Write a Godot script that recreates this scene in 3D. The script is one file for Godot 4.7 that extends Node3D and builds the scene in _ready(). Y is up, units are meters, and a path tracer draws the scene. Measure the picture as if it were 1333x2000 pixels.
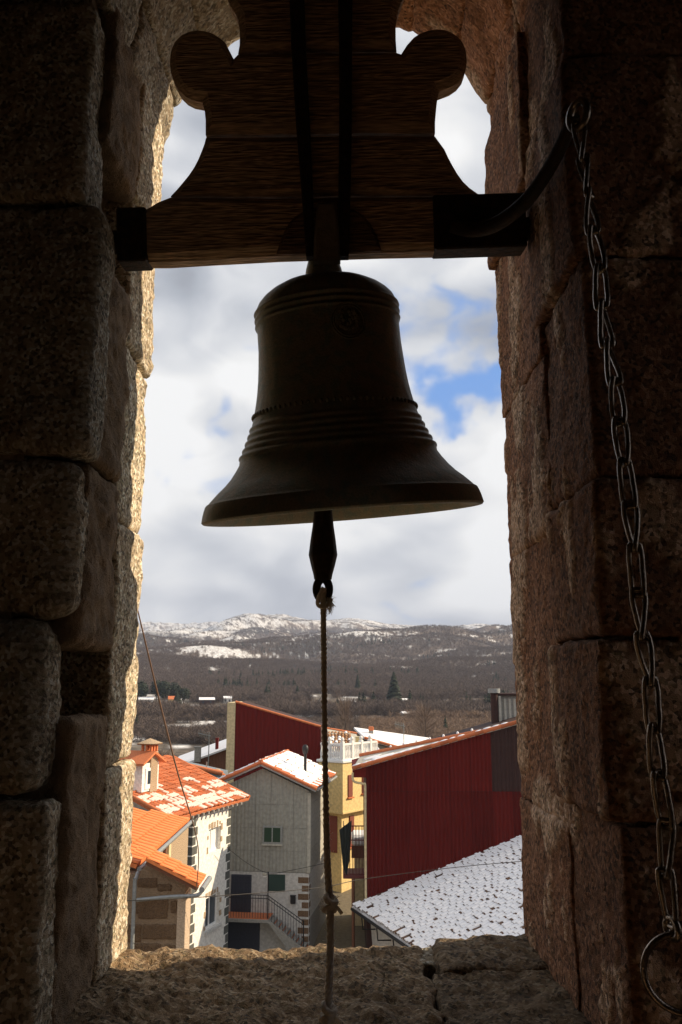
extends Node3D

# ------------------------------------------------------------------ geometry collector
class Geo:
	var v := PackedVector3Array()
	var n := PackedVector3Array()
	var c := PackedColorArray()
	var col := Color.WHITE

	func tri(a: Vector3, b: Vector3, d: Vector3, na: Vector3, nb: Vector3, nd: Vector3) -> void:
		if (b - a).cross(d - a).dot(na + nb + nd) > 0.0:
			v.append_array([a, d, b])
			n.append_array([na, nd, nb])
		else:
			v.append_array([a, b, d])
			n.append_array([na, nb, nd])
		c.append_array([col, col, col])

	func flat(a: Vector3, b: Vector3, d: Vector3, out: Vector3) -> void:
		var k := (b - a).cross(d - a).normalized()
		if k.dot(out) < 0.0:
			k = -k
		tri(a, b, d, k, k, k)

	func quad(a: Vector3, b: Vector3, d: Vector3, e: Vector3, out: Vector3) -> void:
		flat(a, b, d, out)
		flat(a, d, e, out)

	func box(center: Vector3, size: Vector3, bevel := 0.0, basis := Basis.IDENTITY) -> void:
		var h := size * 0.5
		var i := h - Vector3.ONE * bevel
		for ax in 3:
			var b1 := (ax + 1) % 3
			var b2 := (ax + 2) % 3
			for s: float in [-1.0, 1.0]:
				var pts: Array[Vector3] = []
				for k: Array in [[-1.0, -1.0], [1.0, -1.0], [1.0, 1.0], [-1.0, 1.0]]:
					var p := Vector3.ZERO
					p[ax] = s * h[ax]
					p[b1] = k[0] * i[b1]
					p[b2] = k[1] * i[b2]
					pts.append(center + basis * p)
				var o := Vector3.ZERO
				o[ax] = s
				quad(pts[0], pts[1], pts[2], pts[3], basis * o)
		if bevel <= 0.0:
			return
		for ax in 3:
			var b1 := (ax + 1) % 3
			var b2 := (ax + 2) % 3
			for s1: float in [-1.0, 1.0]:
				for s2: float in [-1.0, 1.0]:
					var q: Array[Vector3] = []
					for e: Array in [[-1.0, 0], [1.0, 0], [1.0, 1], [-1.0, 1]]:
						var p := Vector3.ZERO
						p[ax] = e[0] * i[ax]
						p[b1] = s1 * (h[b1] if e[1] == 0 else i[b1])
						p[b2] = s2 * (i[b2] if e[1] == 0 else h[b2])
						q.append(center + basis * p)
					var o := Vector3.ZERO
					o[b1] = s1
					o[b2] = s2
					quad(q[0], q[1], q[2], q[3], basis * o)
		for sx: float in [-1.0, 1.0]:
			for sy: float in [-1.0, 1.0]:
				for sz: float in [-1.0, 1.0]:
					var s := Vector3(sx, sy, sz)
					var g := s * i
					flat(center + basis * (g + Vector3(sx * bevel, 0, 0)), center + basis * (g + Vector3(0, sy * bevel, 0)), center + basis * (g + Vector3(0, 0, sz * bevel)), basis * s)

	func tube(pts: PackedVector3Array, radius, sides := 8, closed := false, caps := true) -> void:
		var m := pts.size()
		var rings: Array = []
		var up := Vector3.UP
		var t0 := (pts[1] - pts[0]).normalized()
		if absf(t0.dot(up)) > 0.9:
			up = Vector3.RIGHT
		var nx := t0.cross(up).normalized()
		for k in m:
			var t: Vector3
			if closed:
				t = (pts[(k + 1) % m] - pts[(k + m - 1) % m]).normalized()
			else:
				t = (pts[mini(k + 1, m - 1)] - pts[maxi(k - 1, 0)]).normalized()
			nx = (nx - t * nx.dot(t)).normalized()
			var ny := t.cross(nx)
			var r: float = radius[k] if radius is PackedFloat32Array or radius is Array else radius
			var ring := PackedVector3Array()
			for j in sides:
				var a := TAU * j / sides
				ring.append((nx * cos(a) + ny * sin(a)) * r)
			rings.append(ring)
		for k in (m if closed else m - 1):
			var k2 := (k + 1) % m
			var shift := 0
			if closed and k2 == 0:
				var best := 1e9
				for s in sides:
					var dd: float = rings[k][0].normalized().distance_to(rings[0][s].normalized())
					if dd < best:
						best = dd
						shift = s
			for j in sides:
				var j2 := (j + 1) % sides
				var a: Vector3 = rings[k][j]
				var b: Vector3 = rings[k][j2]
				var d: Vector3 = rings[k2][(j2 + shift) % sides]
				var e: Vector3 = rings[k2][(j + shift) % sides]
				tri(pts[k] + a, pts[k] + b, pts[k2] + d, a.normalized(), b.normalized(), d.normalized())
				tri(pts[k] + a, pts[k2] + d, pts[k2] + e, a.normalized(), d.normalized(), e.normalized())
		if caps and not closed:
			for k: int in [0, m - 1]:
				var o := (pts[0] - pts[1]) if k == 0 else (pts[m - 1] - pts[m - 2])
				for j in sides:
					flat(pts[k], pts[k] + rings[k][j], pts[k] + rings[k][(j + 1) % sides], o)

	func lathe(profile: PackedVector2Array, seg: int, xf := Transform3D.IDENTITY, wob = null) -> void:
		# profile: x radius, y height; smooth along the profile except at repeated points
		var m := profile.size()
		var nr := PackedVector2Array()
		for k in m:
			var a := profile[maxi(k - 1, 0)]
			var b := profile[mini(k + 1, m - 1)]
			if k > 0 and profile[k].is_equal_approx(profile[k - 1]):
				a = profile[k]
			if k < m - 1 and profile[k].is_equal_approx(profile[k + 1]):
				b = profile[k]
			var t := (b - a).normalized()
			nr.append(Vector2(t.y, -t.x))
		for k in m - 1:
			if profile[k].is_equal_approx(profile[k + 1]):
				continue
			for j in seg:
				var q: Array[Vector3] = []
				var w: Array[Vector3] = []
				for e: Array in [[k, j], [k, j + 1], [k + 1, j + 1], [k + 1, j]]:
					var an: float = TAU * (e[1] % seg) / seg
					var r := profile[e[0]].x
					if wob != null:
						r += wob.call(an, profile[e[0]].y)
					q.append(xf * Vector3(r * cos(an), profile[e[0]].y, r * sin(an)))
					w.append(xf.basis * Vector3(nr[e[0]].x * cos(an), nr[e[0]].y, nr[e[0]].x * sin(an)))
				tri(q[0], q[1], q[2], w[0], w[1], w[2])
				tri(q[0], q[2], q[3], w[0], w[2], w[3])

	# polygon in the xy plane, from z0 to z1 (z1 is the face towards +z), edge chamfer on the z1 side
	func prism(poly: PackedVector2Array, z0: float, z1: float, bevel := 0.0) -> void:
		var p := poly.duplicate()
		if Geometry2D.is_polygon_clockwise(p):
			p.reverse()
		var m := p.size()
		var ins := PackedVector2Array()
		for k in m:
			var a := (p[k] - p[(k + m - 1) % m]).normalized()
			var b := (p[(k + 1) % m] - p[k]).normalized()
			var na := Vector2(-a.y, a.x)
			var nb := Vector2(-b.y, b.x)
			var mid := (na + nb).normalized()
			ins.append(p[k] + mid * bevel / maxf(0.5, mid.dot(na)))
		var idx := Geometry2D.triangulate_polygon(p)
		for k in range(0, idx.size(), 3):
			var a2 := ins[idx[k]]
			var b2 := ins[idx[k + 1]]
			var c2 := ins[idx[k + 2]]
			flat(Vector3(a2.x, a2.y, z1), Vector3(b2.x, b2.y, z1), Vector3(c2.x, c2.y, z1), Vector3.BACK)
			a2 = p[idx[k]]
			b2 = p[idx[k + 1]]
			c2 = p[idx[k + 2]]
			flat(Vector3(a2.x, a2.y, z0), Vector3(b2.x, b2.y, z0), Vector3(c2.x, c2.y, z0), Vector3.FORWARD)
		for k in m:
			var k2 := (k + 1) % m
			var dd := p[k2] - p[k]
			var o := Vector3(dd.y, -dd.x, 0).normalized()
			var zs := z1 - bevel
			quad(Vector3(p[k].x, p[k].y, z0), Vector3(p[k2].x, p[k2].y, z0), Vector3(p[k2].x, p[k2].y, zs), Vector3(p[k].x, p[k].y, zs), o)
			if bevel > 0.0:
				quad(Vector3(p[k].x, p[k].y, zs), Vector3(p[k2].x, p[k2].y, zs), Vector3(ins[k2].x, ins[k2].y, z1), Vector3(ins[k].x, ins[k].y, z1), o + Vector3.BACK)

	func ball(center: Vector3, r: Vector3, seg := 12, rings := 8) -> void:
		for i in rings:
			for j in seg:
				var q: Array[Vector3] = []
				var w: Array[Vector3] = []
				for e: Array in [[i, j], [i, j + 1], [i + 1, j + 1], [i + 1, j]]:
					var la: float = PI * e[0] / rings
					var lo: float = TAU * (e[1] % seg) / seg
					var d := Vector3(sin(la) * cos(lo), cos(la), sin(la) * sin(lo))
					q.append(center + d * r)
					w.append((d / r).normalized())
				if i > 0:
					tri(q[0], q[1], q[2], w[0], w[1], w[2])
				if i < rings - 1:
					tri(q[0], q[2], q[3], w[0], w[2], w[3])

	# corrugated sheet in the xy plane facing +z, between x0 and x1, with bottom and top given per x
	func corrugated(x0: float, x1: float, bottom: Callable, top: Callable, pitch: float, amp: float, z := 0.0) -> void:
		var steps := int(ceil((x1 - x0) / pitch * 6.0))
		for k in steps:
			var xa := lerpf(x0, x1, float(k) / steps)
			var xb := lerpf(x0, x1, float(k + 1) / steps)
			var za := z + amp * sin(TAU * xa / pitch)
			var zb := z + amp * sin(TAU * xb / pitch)
			var na := Vector3(-amp * TAU / pitch * cos(TAU * xa / pitch), 0, 1).normalized()
			var nb := Vector3(-amp * TAU / pitch * cos(TAU * xb / pitch), 0, 1).normalized()
			var a := Vector3(xa, bottom.call(xa), za)
			var b := Vector3(xb, bottom.call(xb), zb)
			var d := Vector3(xb, top.call(xb), zb)
			var e := Vector3(xa, top.call(xa), za)
			tri(a, b, d, na, nb, nb)
			tri(a, d, e, na, nb, na)

	func mesh(mat: Material = null, into: ArrayMesh = null) -> ArrayMesh:
		var arr := []
		arr.resize(Mesh.ARRAY_MAX)
		arr[Mesh.ARRAY_VERTEX] = v
		arr[Mesh.ARRAY_NORMAL] = n
		arr[Mesh.ARRAY_COLOR] = c
		var am := into if into else ArrayMesh.new()
		am.add_surface_from_arrays(Mesh.PRIMITIVE_TRIANGLES, arr)
		if mat:
			am.surface_set_material(am.get_surface_count() - 1, mat)
		return am


var M := {}
var nz := FastNoiseLite.new()
var nf := FastNoiseLite.new()
var rng := RandomNumberGenerator.new()


# ------------------------------------------------------------------ naming helpers
func obj(called: String, mesh: Mesh, mat: Material, parent: Node, pos := Vector3.ZERO, basis := Basis.IDENTITY) -> MeshInstance3D:
	var o := MeshInstance3D.new()
	o.name = called
	o.mesh = mesh
	if mat:
		o.material_override = mat
	o.transform = Transform3D(basis, pos)
	parent.add_child(o, true)
	return o


func tag(o: Node, label: String, category: String, group := "") -> Node:
	o.set_meta("label", label)
	o.set_meta("category", category)
	if group:
		o.set_meta("group", group)
	return o


func thing(called: String, label: String, category: String, at := Vector3.ZERO, turn := 0.0, group := "") -> Node3D:
	var o := Node3D.new()
	o.name = called
	add_child(o, true)
	o.position = at
	o.rotation.y = deg_to_rad(turn)
	tag(o, label, category, group)
	return o


func struct(o: Node) -> Node:
	o.set_meta("kind", "structure")
	return o


func part_box(called: String, parent: Node, mat: Material, center: Vector3, size: Vector3, bevel := 0.0, basis := Basis.IDENTITY) -> MeshInstance3D:
	var g := Geo.new()
	g.box(Vector3.ZERO, size, bevel)
	return obj(called, g.mesh(), mat, parent, center, basis)


func rod(called: String, parent: Node, mat: Material, pts: Array, radius, sides := 8, closed := false) -> MeshInstance3D:
	var g := Geo.new()
	g.tube(PackedVector3Array(pts), radius, sides, closed)
	return obj(called, g.mesh(), mat, parent)


# ------------------------------------------------------------------ textures and materials
func grey(kind: int, freq: float, size: int, seed_: int, octaves := 1, cell := false) -> PackedByteArray:
	var f := FastNoiseLite.new()
	f.noise_type = kind
	f.seed = seed_
	f.frequency = freq
	f.fractal_type = FastNoiseLite.FRACTAL_FBM if octaves > 1 else FastNoiseLite.FRACTAL_NONE
	f.fractal_octaves = octaves
	if cell:
		f.cellular_return_type = FastNoiseLite.RETURN_CELL_VALUE
	var im := f.get_seamless_image(size, size, false, false, 0.1)
	im.convert(Image.FORMAT_L8)
	return im.get_data()


func texture_of(size: int, pick: Callable) -> ImageTexture:
	var b := PackedByteArray()
	b.resize(size * size * 3)
	for k in size * size:
		var q: Color = pick.call(k)
		b[k * 3] = int(255.0 * pow(clampf(q.r, 0, 1), 0.4545))
		b[k * 3 + 1] = int(255.0 * pow(clampf(q.g, 0, 1), 0.4545))
		b[k * 3 + 2] = int(255.0 * pow(clampf(q.b, 0, 1), 0.4545))
	return ImageTexture.create_from_image(Image.create_from_data(size, size, false, Image.FORMAT_RGB8, b))


func height_tex(layers: Array, size: int) -> ImageTexture:
	var b := PackedByteArray()
	b.resize(size * size)
	for k in size * size:
		var s := 0.0
		for l: Array in layers:
			s += l[0][k] * l[1]
		b[k] = int(clampf(s, 0, 255))
	return ImageTexture.create_from_image(Image.create_from_data(size, size, false, Image.FORMAT_L8, b))


func lin(r: float, g: float, b: float) -> Color:
	return Color(r, g, b).linear_to_srgb()


func paint(called: String, color: Color, rough := 0.8, metal := 0.0, tex: Texture2D = null, scale := 1.0, bump: Texture2D = null, bump_cm := 0.0, vertex := false, world := false) -> StandardMaterial3D:
	var m := StandardMaterial3D.new()
	m.resource_name = called
	m.albedo_color = color
	m.roughness = rough
	m.metallic = metal
	m.vertex_color_use_as_albedo = vertex
	if tex:
		m.albedo_texture = tex
	if bump:
		m.heightmap_enabled = true
		m.heightmap_texture = bump
		m.heightmap_scale = bump_cm
	if tex or bump:
		m.uv1_triplanar = true
		m.uv1_world_triplanar = world
		m.uv1_scale = Vector3.ONE * scale
	M[called] = m
	return m


func make_materials() -> void:
	var S := 1024
	var cell := grey(FastNoiseLite.TYPE_CELLULAR, 0.11, S, 3, 1, true)
	var cell2 := grey(FastNoiseLite.TYPE_CELLULAR, 0.21, S, 8, 1, true)
	var soft := grey(FastNoiseLite.TYPE_SIMPLEX, 0.008, S, 5, 4)
	var fine := grey(FastNoiseLite.TYPE_SIMPLEX, 0.25, S, 6, 2)
	var lich := grey(FastNoiseLite.TYPE_SIMPLEX, 0.022, S, 15, 5)
	var granite := texture_of(S, func(k: int) -> Color:
		var a := cell[k] / 255.0
		var b := cell2[k] / 255.0
		var q := Color(0.50, 0.42, 0.32)
		if a < 0.17:
			q = Color(0.05, 0.047, 0.04)
		elif a < 0.34:
			q = Color(0.25, 0.19, 0.13)
		elif a > 0.78:
			q = Color(0.90, 0.85, 0.76)
		q = q.lerp(Color(0.62, 0.50, 0.36), 0.35 * b)
		q *= 0.62 + 0.55 * soft[k] / 255.0 + 0.25 * (fine[k] / 255.0 - 0.5)
		var l := smoothstep(0.66, 0.78, lich[k] / 255.0)
		return q.lerp(Color(0.30, 0.32, 0.20) * (0.6 + 0.6 * b), 0.45 * l) * 1.32)
	var granite_h := height_tex([[cell, 0.30], [fine, 0.35], [soft, 0.35]], S)
	paint("granite", Color.WHITE, 0.95, 0.0, granite, 1.25, granite_h, 1.0, true, true)
	var rubble := texture_of(512, func(k: int) -> Color:
		var k2 := (k / 512) * 2 * S + (k % 512) * 2
		var s := soft[k2] / 255.0
		var f := fine[k2] / 255.0
		return Color(0.46, 0.33, 0.22) * (0.45 + 0.6 * s + 0.4 * (f - 0.5)))
	paint("mortar", Color.WHITE, 1.0, 0.0, rubble, 1.6, granite_h, 1.6, true, true)

	# wood: long grain with dark checks
	var W := 512
	var w1 := grey(FastNoiseLite.TYPE_SIMPLEX, 0.012, W, 21, 4)
	var w2 := grey(FastNoiseLite.TYPE_SIMPLEX, 0.05, W, 22, 3)
	var wood := texture_of(W, func(k: int) -> Color:
		var ring := 0.5 + 0.5 * sin(w1[k] / 255.0 * 38.0)
		var q := Color(0.76, 0.53, 0.33).lerp(Color(0.30, 0.195, 0.12), ring * 0.8)
		return q * (0.50 + 0.85 * w2[k] / 255.0))
	var wood_h := height_tex([[w2, 0.9]], W)
	paint("wood", Color.WHITE, 0.75, 0.0, wood, 1.0, wood_h, 0.8)
	M.wood.uv1_scale = Vector3(0.30, 3.4, 3.4)
	M.wood_dark = M.wood.duplicate()
	M.wood_dark.albedo_color = lin(0.42, 0.36, 0.32)

	var mott := grey(FastNoiseLite.TYPE_SIMPLEX, 0.02, W, 31, 5)
	var mott2 := grey(FastNoiseLite.TYPE_SIMPLEX, 0.12, W, 32, 3)
	var speck := grey(FastNoiseLite.TYPE_CELLULAR, 0.09, W, 33, 1, true)
	var dirty := texture_of(W, func(k: int) -> Color:
		return Color.WHITE * (0.72 + 0.34 * mott[k] / 255.0 + 0.10 * (mott2[k] / 255.0 - 0.5)))
	var rusty := texture_of(W, func(k: int) -> Color:
		return Color(0.5, 0.42, 0.36).lerp(Color(1.0, 0.62, 0.38), smoothstep(0.4, 0.75, mott[k] / 255.0)) * (0.6 + 0.5 * mott2[k] / 255.0))
	var spots := texture_of(W, func(k: int) -> Color:
		return Color.WHITE * (0.45 + 0.55 * speck[k] / 255.0) * (0.75 + 0.3 * mott[k] / 255.0))
	var patina := texture_of(W, func(k: int) -> Color:
		return Color(0.30, 0.26, 0.19).lerp(Color(0.20, 0.235, 0.19), smoothstep(0.45, 0.7, mott[k] / 255.0)) * (0.62 + 0.6 * mott2[k] / 255.0))
	var lump := height_tex([[mott, 0.6], [mott2, 0.3]], W)
	M.spots = spots
	paint("bronze", Color.WHITE, 0.55, 0.3, patina, 2.2, lump, 0.25)
	paint("iron", lin(0.060, 0.048, 0.040), 0.75, 0.25, rusty, 3.0, lump, 0.3)
	paint("chain_iron", lin(0.36, 0.30, 0.25), 0.24, 0.9, dirty, 9.0, lump, 0.12)
	paint("tab_iron", lin(0.30, 0.25, 0.19), 0.7, 0.3, dirty, 3.0, lump, 0.2)
	paint("rope", lin(0.95, 0.91, 0.83), 0.95, 0.0, dirty, 12.0)
	M.rope.backlight_enabled = true
	M.rope.backlight = lin(0.55, 0.48, 0.39)
	# the village
	paint("limewash", lin(0.90, 0.88, 0.82), 0.9, 0.0, dirty, 0.45, lump, 1.5)
	paint("grey_base", lin(0.62, 0.61, 0.58), 0.9, 0.0, dirty, 0.45, lump, 1.0)
	paint("fibre", lin(0.37, 0.365, 0.32), 0.85, 0.0, dirty, 0.35, lump, 0.4)
	paint("fibre_pale", lin(0.52, 0.50, 0.43), 0.85, 0.0, dirty, 0.35)
	paint("ochre", lin(0.80, 0.60, 0.27), 0.9, 0.0, dirty, 0.4)
	paint("cream", lin(0.70, 0.58, 0.34), 0.9, 0.0, dirty, 0.4)
	paint("red_metal", lin(0.150, 0.0165, 0.013), 0.8, 0.0, dirty, 0.22, null, 0.0, true)
	M.red_metal.uv1_scale = Vector3(0.55, 0.05, 0.55)
	paint("red_rust", lin(0.052, 0.022, 0.018), 0.85, 0.1, dirty, 0.4)
	paint("terracotta", lin(0.66, 0.20, 0.075), 0.85, 0.0, dirty, 0.9, null, 0.0, true)
	paint("roof_tile", lin(0.70, 0.23, 0.095), 0.85, 0.0, dirty, 0.9, null, 0.0, true)
	paint("snow_dust", lin(0.82, 0.64, 0.56), 0.8)
	paint("pale_tile", lin(0.50, 0.30, 0.17), 0.9, 0.0, dirty, 0.9, null, 0.0, true)
	paint("old_tile", lin(0.13, 0.075, 0.052), 0.9, 0.0, dirty, 0.9, null, 0.0, true)
	paint("terracotta_new", lin(0.92, 0.27, 0.075), 0.8, 0.0, dirty, 0.35, null, 0.0, true)
	paint("snow", lin(0.86, 0.87, 0.90), 0.75, 0.0, null, 1.0)
	paint("quoin", lin(0.17, 0.175, 0.155), 0.95, 0.0, spots, 1.6, lump, 2.0)
	paint("brown_stone", lin(0.30, 0.185, 0.105), 0.95, 0.0, spots, 1.4, lump, 3.0, true)
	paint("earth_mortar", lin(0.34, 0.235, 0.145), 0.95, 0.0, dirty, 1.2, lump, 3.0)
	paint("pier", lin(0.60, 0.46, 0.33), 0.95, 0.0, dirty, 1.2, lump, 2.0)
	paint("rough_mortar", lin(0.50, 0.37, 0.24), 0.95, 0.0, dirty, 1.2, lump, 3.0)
	paint("zinc", lin(0.34, 0.36, 0.36), 0.5, 0.4, dirty, 0.8)
	paint("white_paint", lin(0.80, 0.80, 0.78), 0.5)
	paint("black_iron", lin(0.02, 0.02, 0.022), 0.5, 0.3)
	paint("dark_door", lin(0.035, 0.04, 0.06), 0.6, 0.0, dirty, 0.6)
	paint("green_shutter", lin(0.02, 0.05, 0.042), 0.6)
	paint("green_blind", lin(0.018, 0.05, 0.025), 0.7)
	paint("brown_wood", lin(0.20, 0.085, 0.045), 0.8, 0.0, dirty, 0.9)
	paint("concrete", lin(0.33, 0.32, 0.29), 0.9, 0.0, dirty, 0.6, lump, 1.0)
	paint("street", lin(0.17, 0.14, 0.09), 0.95, 0.0, dirty, 0.3, lump, 2.0)
	paint("blue_sheet", lin(0.22, 0.27, 0.31), 0.6, 0.2, dirty, 0.4)
	paint("red_door", lin(0.20, 0.045, 0.022), 0.7)
	paint("dark_cloth", lin(0.022, 0.028, 0.024), 0.9)
	paint("rail_red", lin(0.13, 0.03, 0.028), 0.6)
	paint("wire", lin(0.03, 0.026, 0.022), 0.7)
	paint("wire_red", lin(0.22, 0.13, 0.09), 0.7)
	paint("glass", lin(0.05, 0.07, 0.09), 0.12, 0.2)
	paint("bark", lin(0.10, 0.078, 0.062), 0.95)
	paint("twig", Color.WHITE, 0.95, 0.0, null, 1.0, null, 0.0, true)
	paint("needle", lin(0.022, 0.034, 0.018), 0.95, 0.0, null, 1.0, null, 0.0, true)
	M.red_metal.metallic_specular = 0.25
	var ground_tex := texture_of(W, func(k: int) -> Color:
		return Color.WHITE * (0.35 + 0.65 * speck[k] / 255.0) * (0.7 + 0.45 * mott2[k] / 255.0))
	paint("land", Color.WHITE, 1.0, 0.0, ground_tex, 0.012, null, 0.0, true, true)


# ------------------------------------------------------------------ sky
func make_sky() -> PanoramaSkyMaterial:
	var wide := 3072
	var high := 1536
	var f := FastNoiseLite.new()
	f.seed = 12
	f.noise_type = FastNoiseLite.TYPE_SIMPLEX_SMOOTH
	f.frequency = 1.0
	f.fractal_octaves = 6
	f.fractal_gain = 0.52
	var g := FastNoiseLite.new()
	g.seed = 40
	g.noise_type = FastNoiseLite.TYPE_SIMPLEX_SMOOTH
	g.frequency = 1.0
	g.fractal_octaves = 3
	var px := PackedFloat32Array()
	px.resize(wide * high * 3)
	var hole := Vector3(sin(0.150) * cos(0.340), sin(0.340), -cos(0.150) * cos(0.340))
	var hole2 := Vector3(sin(-0.19) * cos(0.30), sin(0.30), -cos(-0.19) * cos(0.30))
	for j in high / 2 + 4:
		var el := PI * (0.5 - (j + 0.5) / high)
		var ce := cos(el)
		var se := sin(el)
		var step := 1
		var i := 0
		while i < wide:
			var az := wrapf(TAU * (i + 0.5) / wide, -PI, PI)
			step = 1 if absf(az) < 0.5 and el < 0.85 else 8
			var d := Vector3(sin(az) * ce, se, -cos(az) * ce)
			# clouds lie in a layer, so they flatten towards the horizon
			var q := Vector3(d.x, d.y * 1.9, d.z) * 3.2
			var warp := g.get_noise_3dv(q * 0.9)
			var a := f.get_noise_3dv(q + Vector3(warp, warp * 0.4, -warp) * 0.45)
			var dens := a + 0.66
			var tear := Vector3(g.get_noise_3dv(d * 9.0), g.get_noise_3dv(d * 9.0 + Vector3(5, 0, 0)), g.get_noise_3dv(d * 9.0 + Vector3(0, 5, 0)))
			var h1 := d - hole + tear * 0.055 + Vector3(f.get_noise_3dv(d * 16.0), f.get_noise_3dv(d * 16.0 + Vector3(9, 2, 4)), 0.0) * 0.045
			dens -= (0.80 + 0.9 * a) * exp(-(h1.x * h1.x + h1.z * h1.z) / 0.0085 - h1.y * h1.y / 0.0040)
			var h2 := d - hole2 + tear * 0.06
			dens -= 0.58 * exp(-(h2.x * h2.x + h2.z * h2.z) / 0.006 - h2.y * h2.y / 0.0016)
			var cover := smoothstep(-0.06, 0.34, dens)
			var lum := 0.755 + 0.55 * g.get_noise_3dv(q * 1.1 + Vector3(7, 3, 1)) + 0.34 * a
			# bright cumulus heads about 12 to 19 degrees up, greyer bases higher and at the horizon
			lum += 0.17 * exp(-pow((el - 0.25) / 0.10, 2.0)) - 0.07 * smoothstep(0.42, 0.75, el) - 0.05 * exp(-pow((el - 0.10) / 0.05, 2.0))
			lum = clampf(lum, 0.42, 0.98) * 0.74
			var tint := clampf((lum - 0.36) / 0.32, 0.0, 1.0)
			var cl := Vector3(lum * lerpf(0.90, 1.0, tint), lum * lerpf(0.96, 1.0, tint), lum * lerpf(1.08, 1.0, tint))
			var blue := Vector3(0.13, 0.33, 0.80).lerp(Vector3(0.30, 0.50, 0.85), exp(-el * 3.0))
			var r := (blue * 0.74).lerp(cl, cover)
			for s in step:
				if i + s < wide:
					var o := (j * wide + i + s) * 3
					px[o] = r.x
					px[o + 1] = r.y
					px[o + 2] = r.z
			i += step if absf(wrapf(TAU * (i + step + 0.5) / wide, -PI, PI)) >= 0.5 or step == 1 else 1
	for j in range(high / 2 + 4, high):
		for i in wide:
			var o := (j * wide + i) * 3
			px[o] = 0.22
			px[o + 1] = 0.21
			px[o + 2] = 0.20
	var im := Image.create_from_data(wide, high, false, Image.FORMAT_RGBF, px.to_byte_array())
	var m := PanoramaSkyMaterial.new()
	m.panorama = ImageTexture.create_from_image(im)
	m.energy_multiplier = 1.0
	return m


# ------------------------------------------------------------------ rough hewn stone
# places on the right jamb where pale mortar is still on the stone: height, distance, half height, half depth
var worn: Array = [[-0.30, 2.10, 0.085, 0.20], [1.38, 1.90, 0.10, 0.07], [0.41, 2.05, 0.06, 0.10], [0.74, 2.22, 0.12, 0.08], [-0.03, 1.95, 0.15, 0.035], [0.55, 2.02, 0.11, 0.04], [1.05, 2.15, 0.10, 0.06]]


func stone(parent: Node3D, called: String, lo: Vector3, hi: Vector3, r: float, amp: float, cell: float, mat: Material, tone := 1.0, plaster := 0.0, basis := Basis.IDENTITY, origin := Vector3.ZERO) -> MeshInstance3D:
	var size := hi - lo
	var h := size * 0.5
	var center := origin + basis * ((lo + hi) * 0.5)
	var st := SurfaceTool.new()
	st.begin(Mesh.PRIMITIVE_TRIANGLES)
	st.set_smooth_group(0)
	var k := h - Vector3.ONE * r
	var off := rng.randf() * 3.0
	for ax in 3:
		var b1 := (ax + 1) % 3
		var b2 := (ax + 2) % 3
		var n1 := maxi(2, int(ceil(size[b1] / cell)))
		var n2 := maxi(2, int(ceil(size[b2] / cell)))
		for s: float in [-1.0, 1.0]:
			var pts := PackedVector3Array()
			var cols := PackedColorArray()
			for i in n1 + 1:
				for j in n2 + 1:
					var p := Vector3.ZERO
					p[ax] = s * h[ax]
					p[b1] = -h[b1] + 2.0 * h[b1] * i / n1
					p[b2] = -h[b2] + 2.0 * h[b2] * j / n2
					var q := p.clamp(-k, k)
					var d := (p - q).normalized()
					var base := q + d * r
					var w := center + basis * base
					var big := nz.get_noise_3dv(w * 3.1 + Vector3(off, 0, 0))
					var mid := nz.get_noise_3dv(w * 10.0 + Vector3(0, off, 0))
					var small := nf.get_noise_3dv(w * 34.0)
					var pl := 0.0
					if plaster > 0.0:
						pl = smoothstep(0.08, 0.17, nz.get_noise_3dv(Vector3(w.x * 3.0, w.y * 1.9, w.z * 4.5) + Vector3(4.0, 1.0, 9.0)) + plaster - 0.5 + 0.12 * small)
						for wp: Array in worn:
							var gg := exp(-pow((w.y - wp[0]) / wp[2], 2.0) - pow((w.z + wp[1]) / wp[3], 2.0))
							pl = maxf(pl, smoothstep(0.34, 0.60, gg + 0.55 * mid + 0.25 * big))
					var disp := amp * (0.75 * big + 0.45 * mid * (1.0 - 0.6 * pl) + 0.28 * small * (1.0 - 0.8 * pl)) + 0.006 * pl
					pts.append(base + d * disp)
					var t := tone * (0.66 + 0.16 * nz.get_noise_3dv(w * 1.6) + 0.10 * mid)
					var cc := Color(t, t * 0.965, t * 0.885)
					if plaster < 0.0:
						cc = Color(t, t * 0.80, t * 0.58)
					if plaster > 0.0:
						cc = Color(t * 1.1, t * 0.60, t * 0.38).lerp(Color(1.0, 0.76, 0.62) * (0.9 + 0.1 * small), pl)
					cols.append(cc)
			for i in n1:
				for j in n2:
					var a := i * (n2 + 1) + j
					var ids: Array = [a, a + 1, a + n2 + 2, a, a + n2 + 2, a + n2 + 1] if s > 0.0 else [a, a + n2 + 2, a + 1, a, a + n2 + 1, a + n2 + 2]
					for e: int in ids:
						st.set_color(cols[e])
						st.add_vertex(pts[e])
	st.generate_normals()
	var o := obj(called, st.commit(), mat, parent, center - parent.position, basis)
	return o


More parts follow.
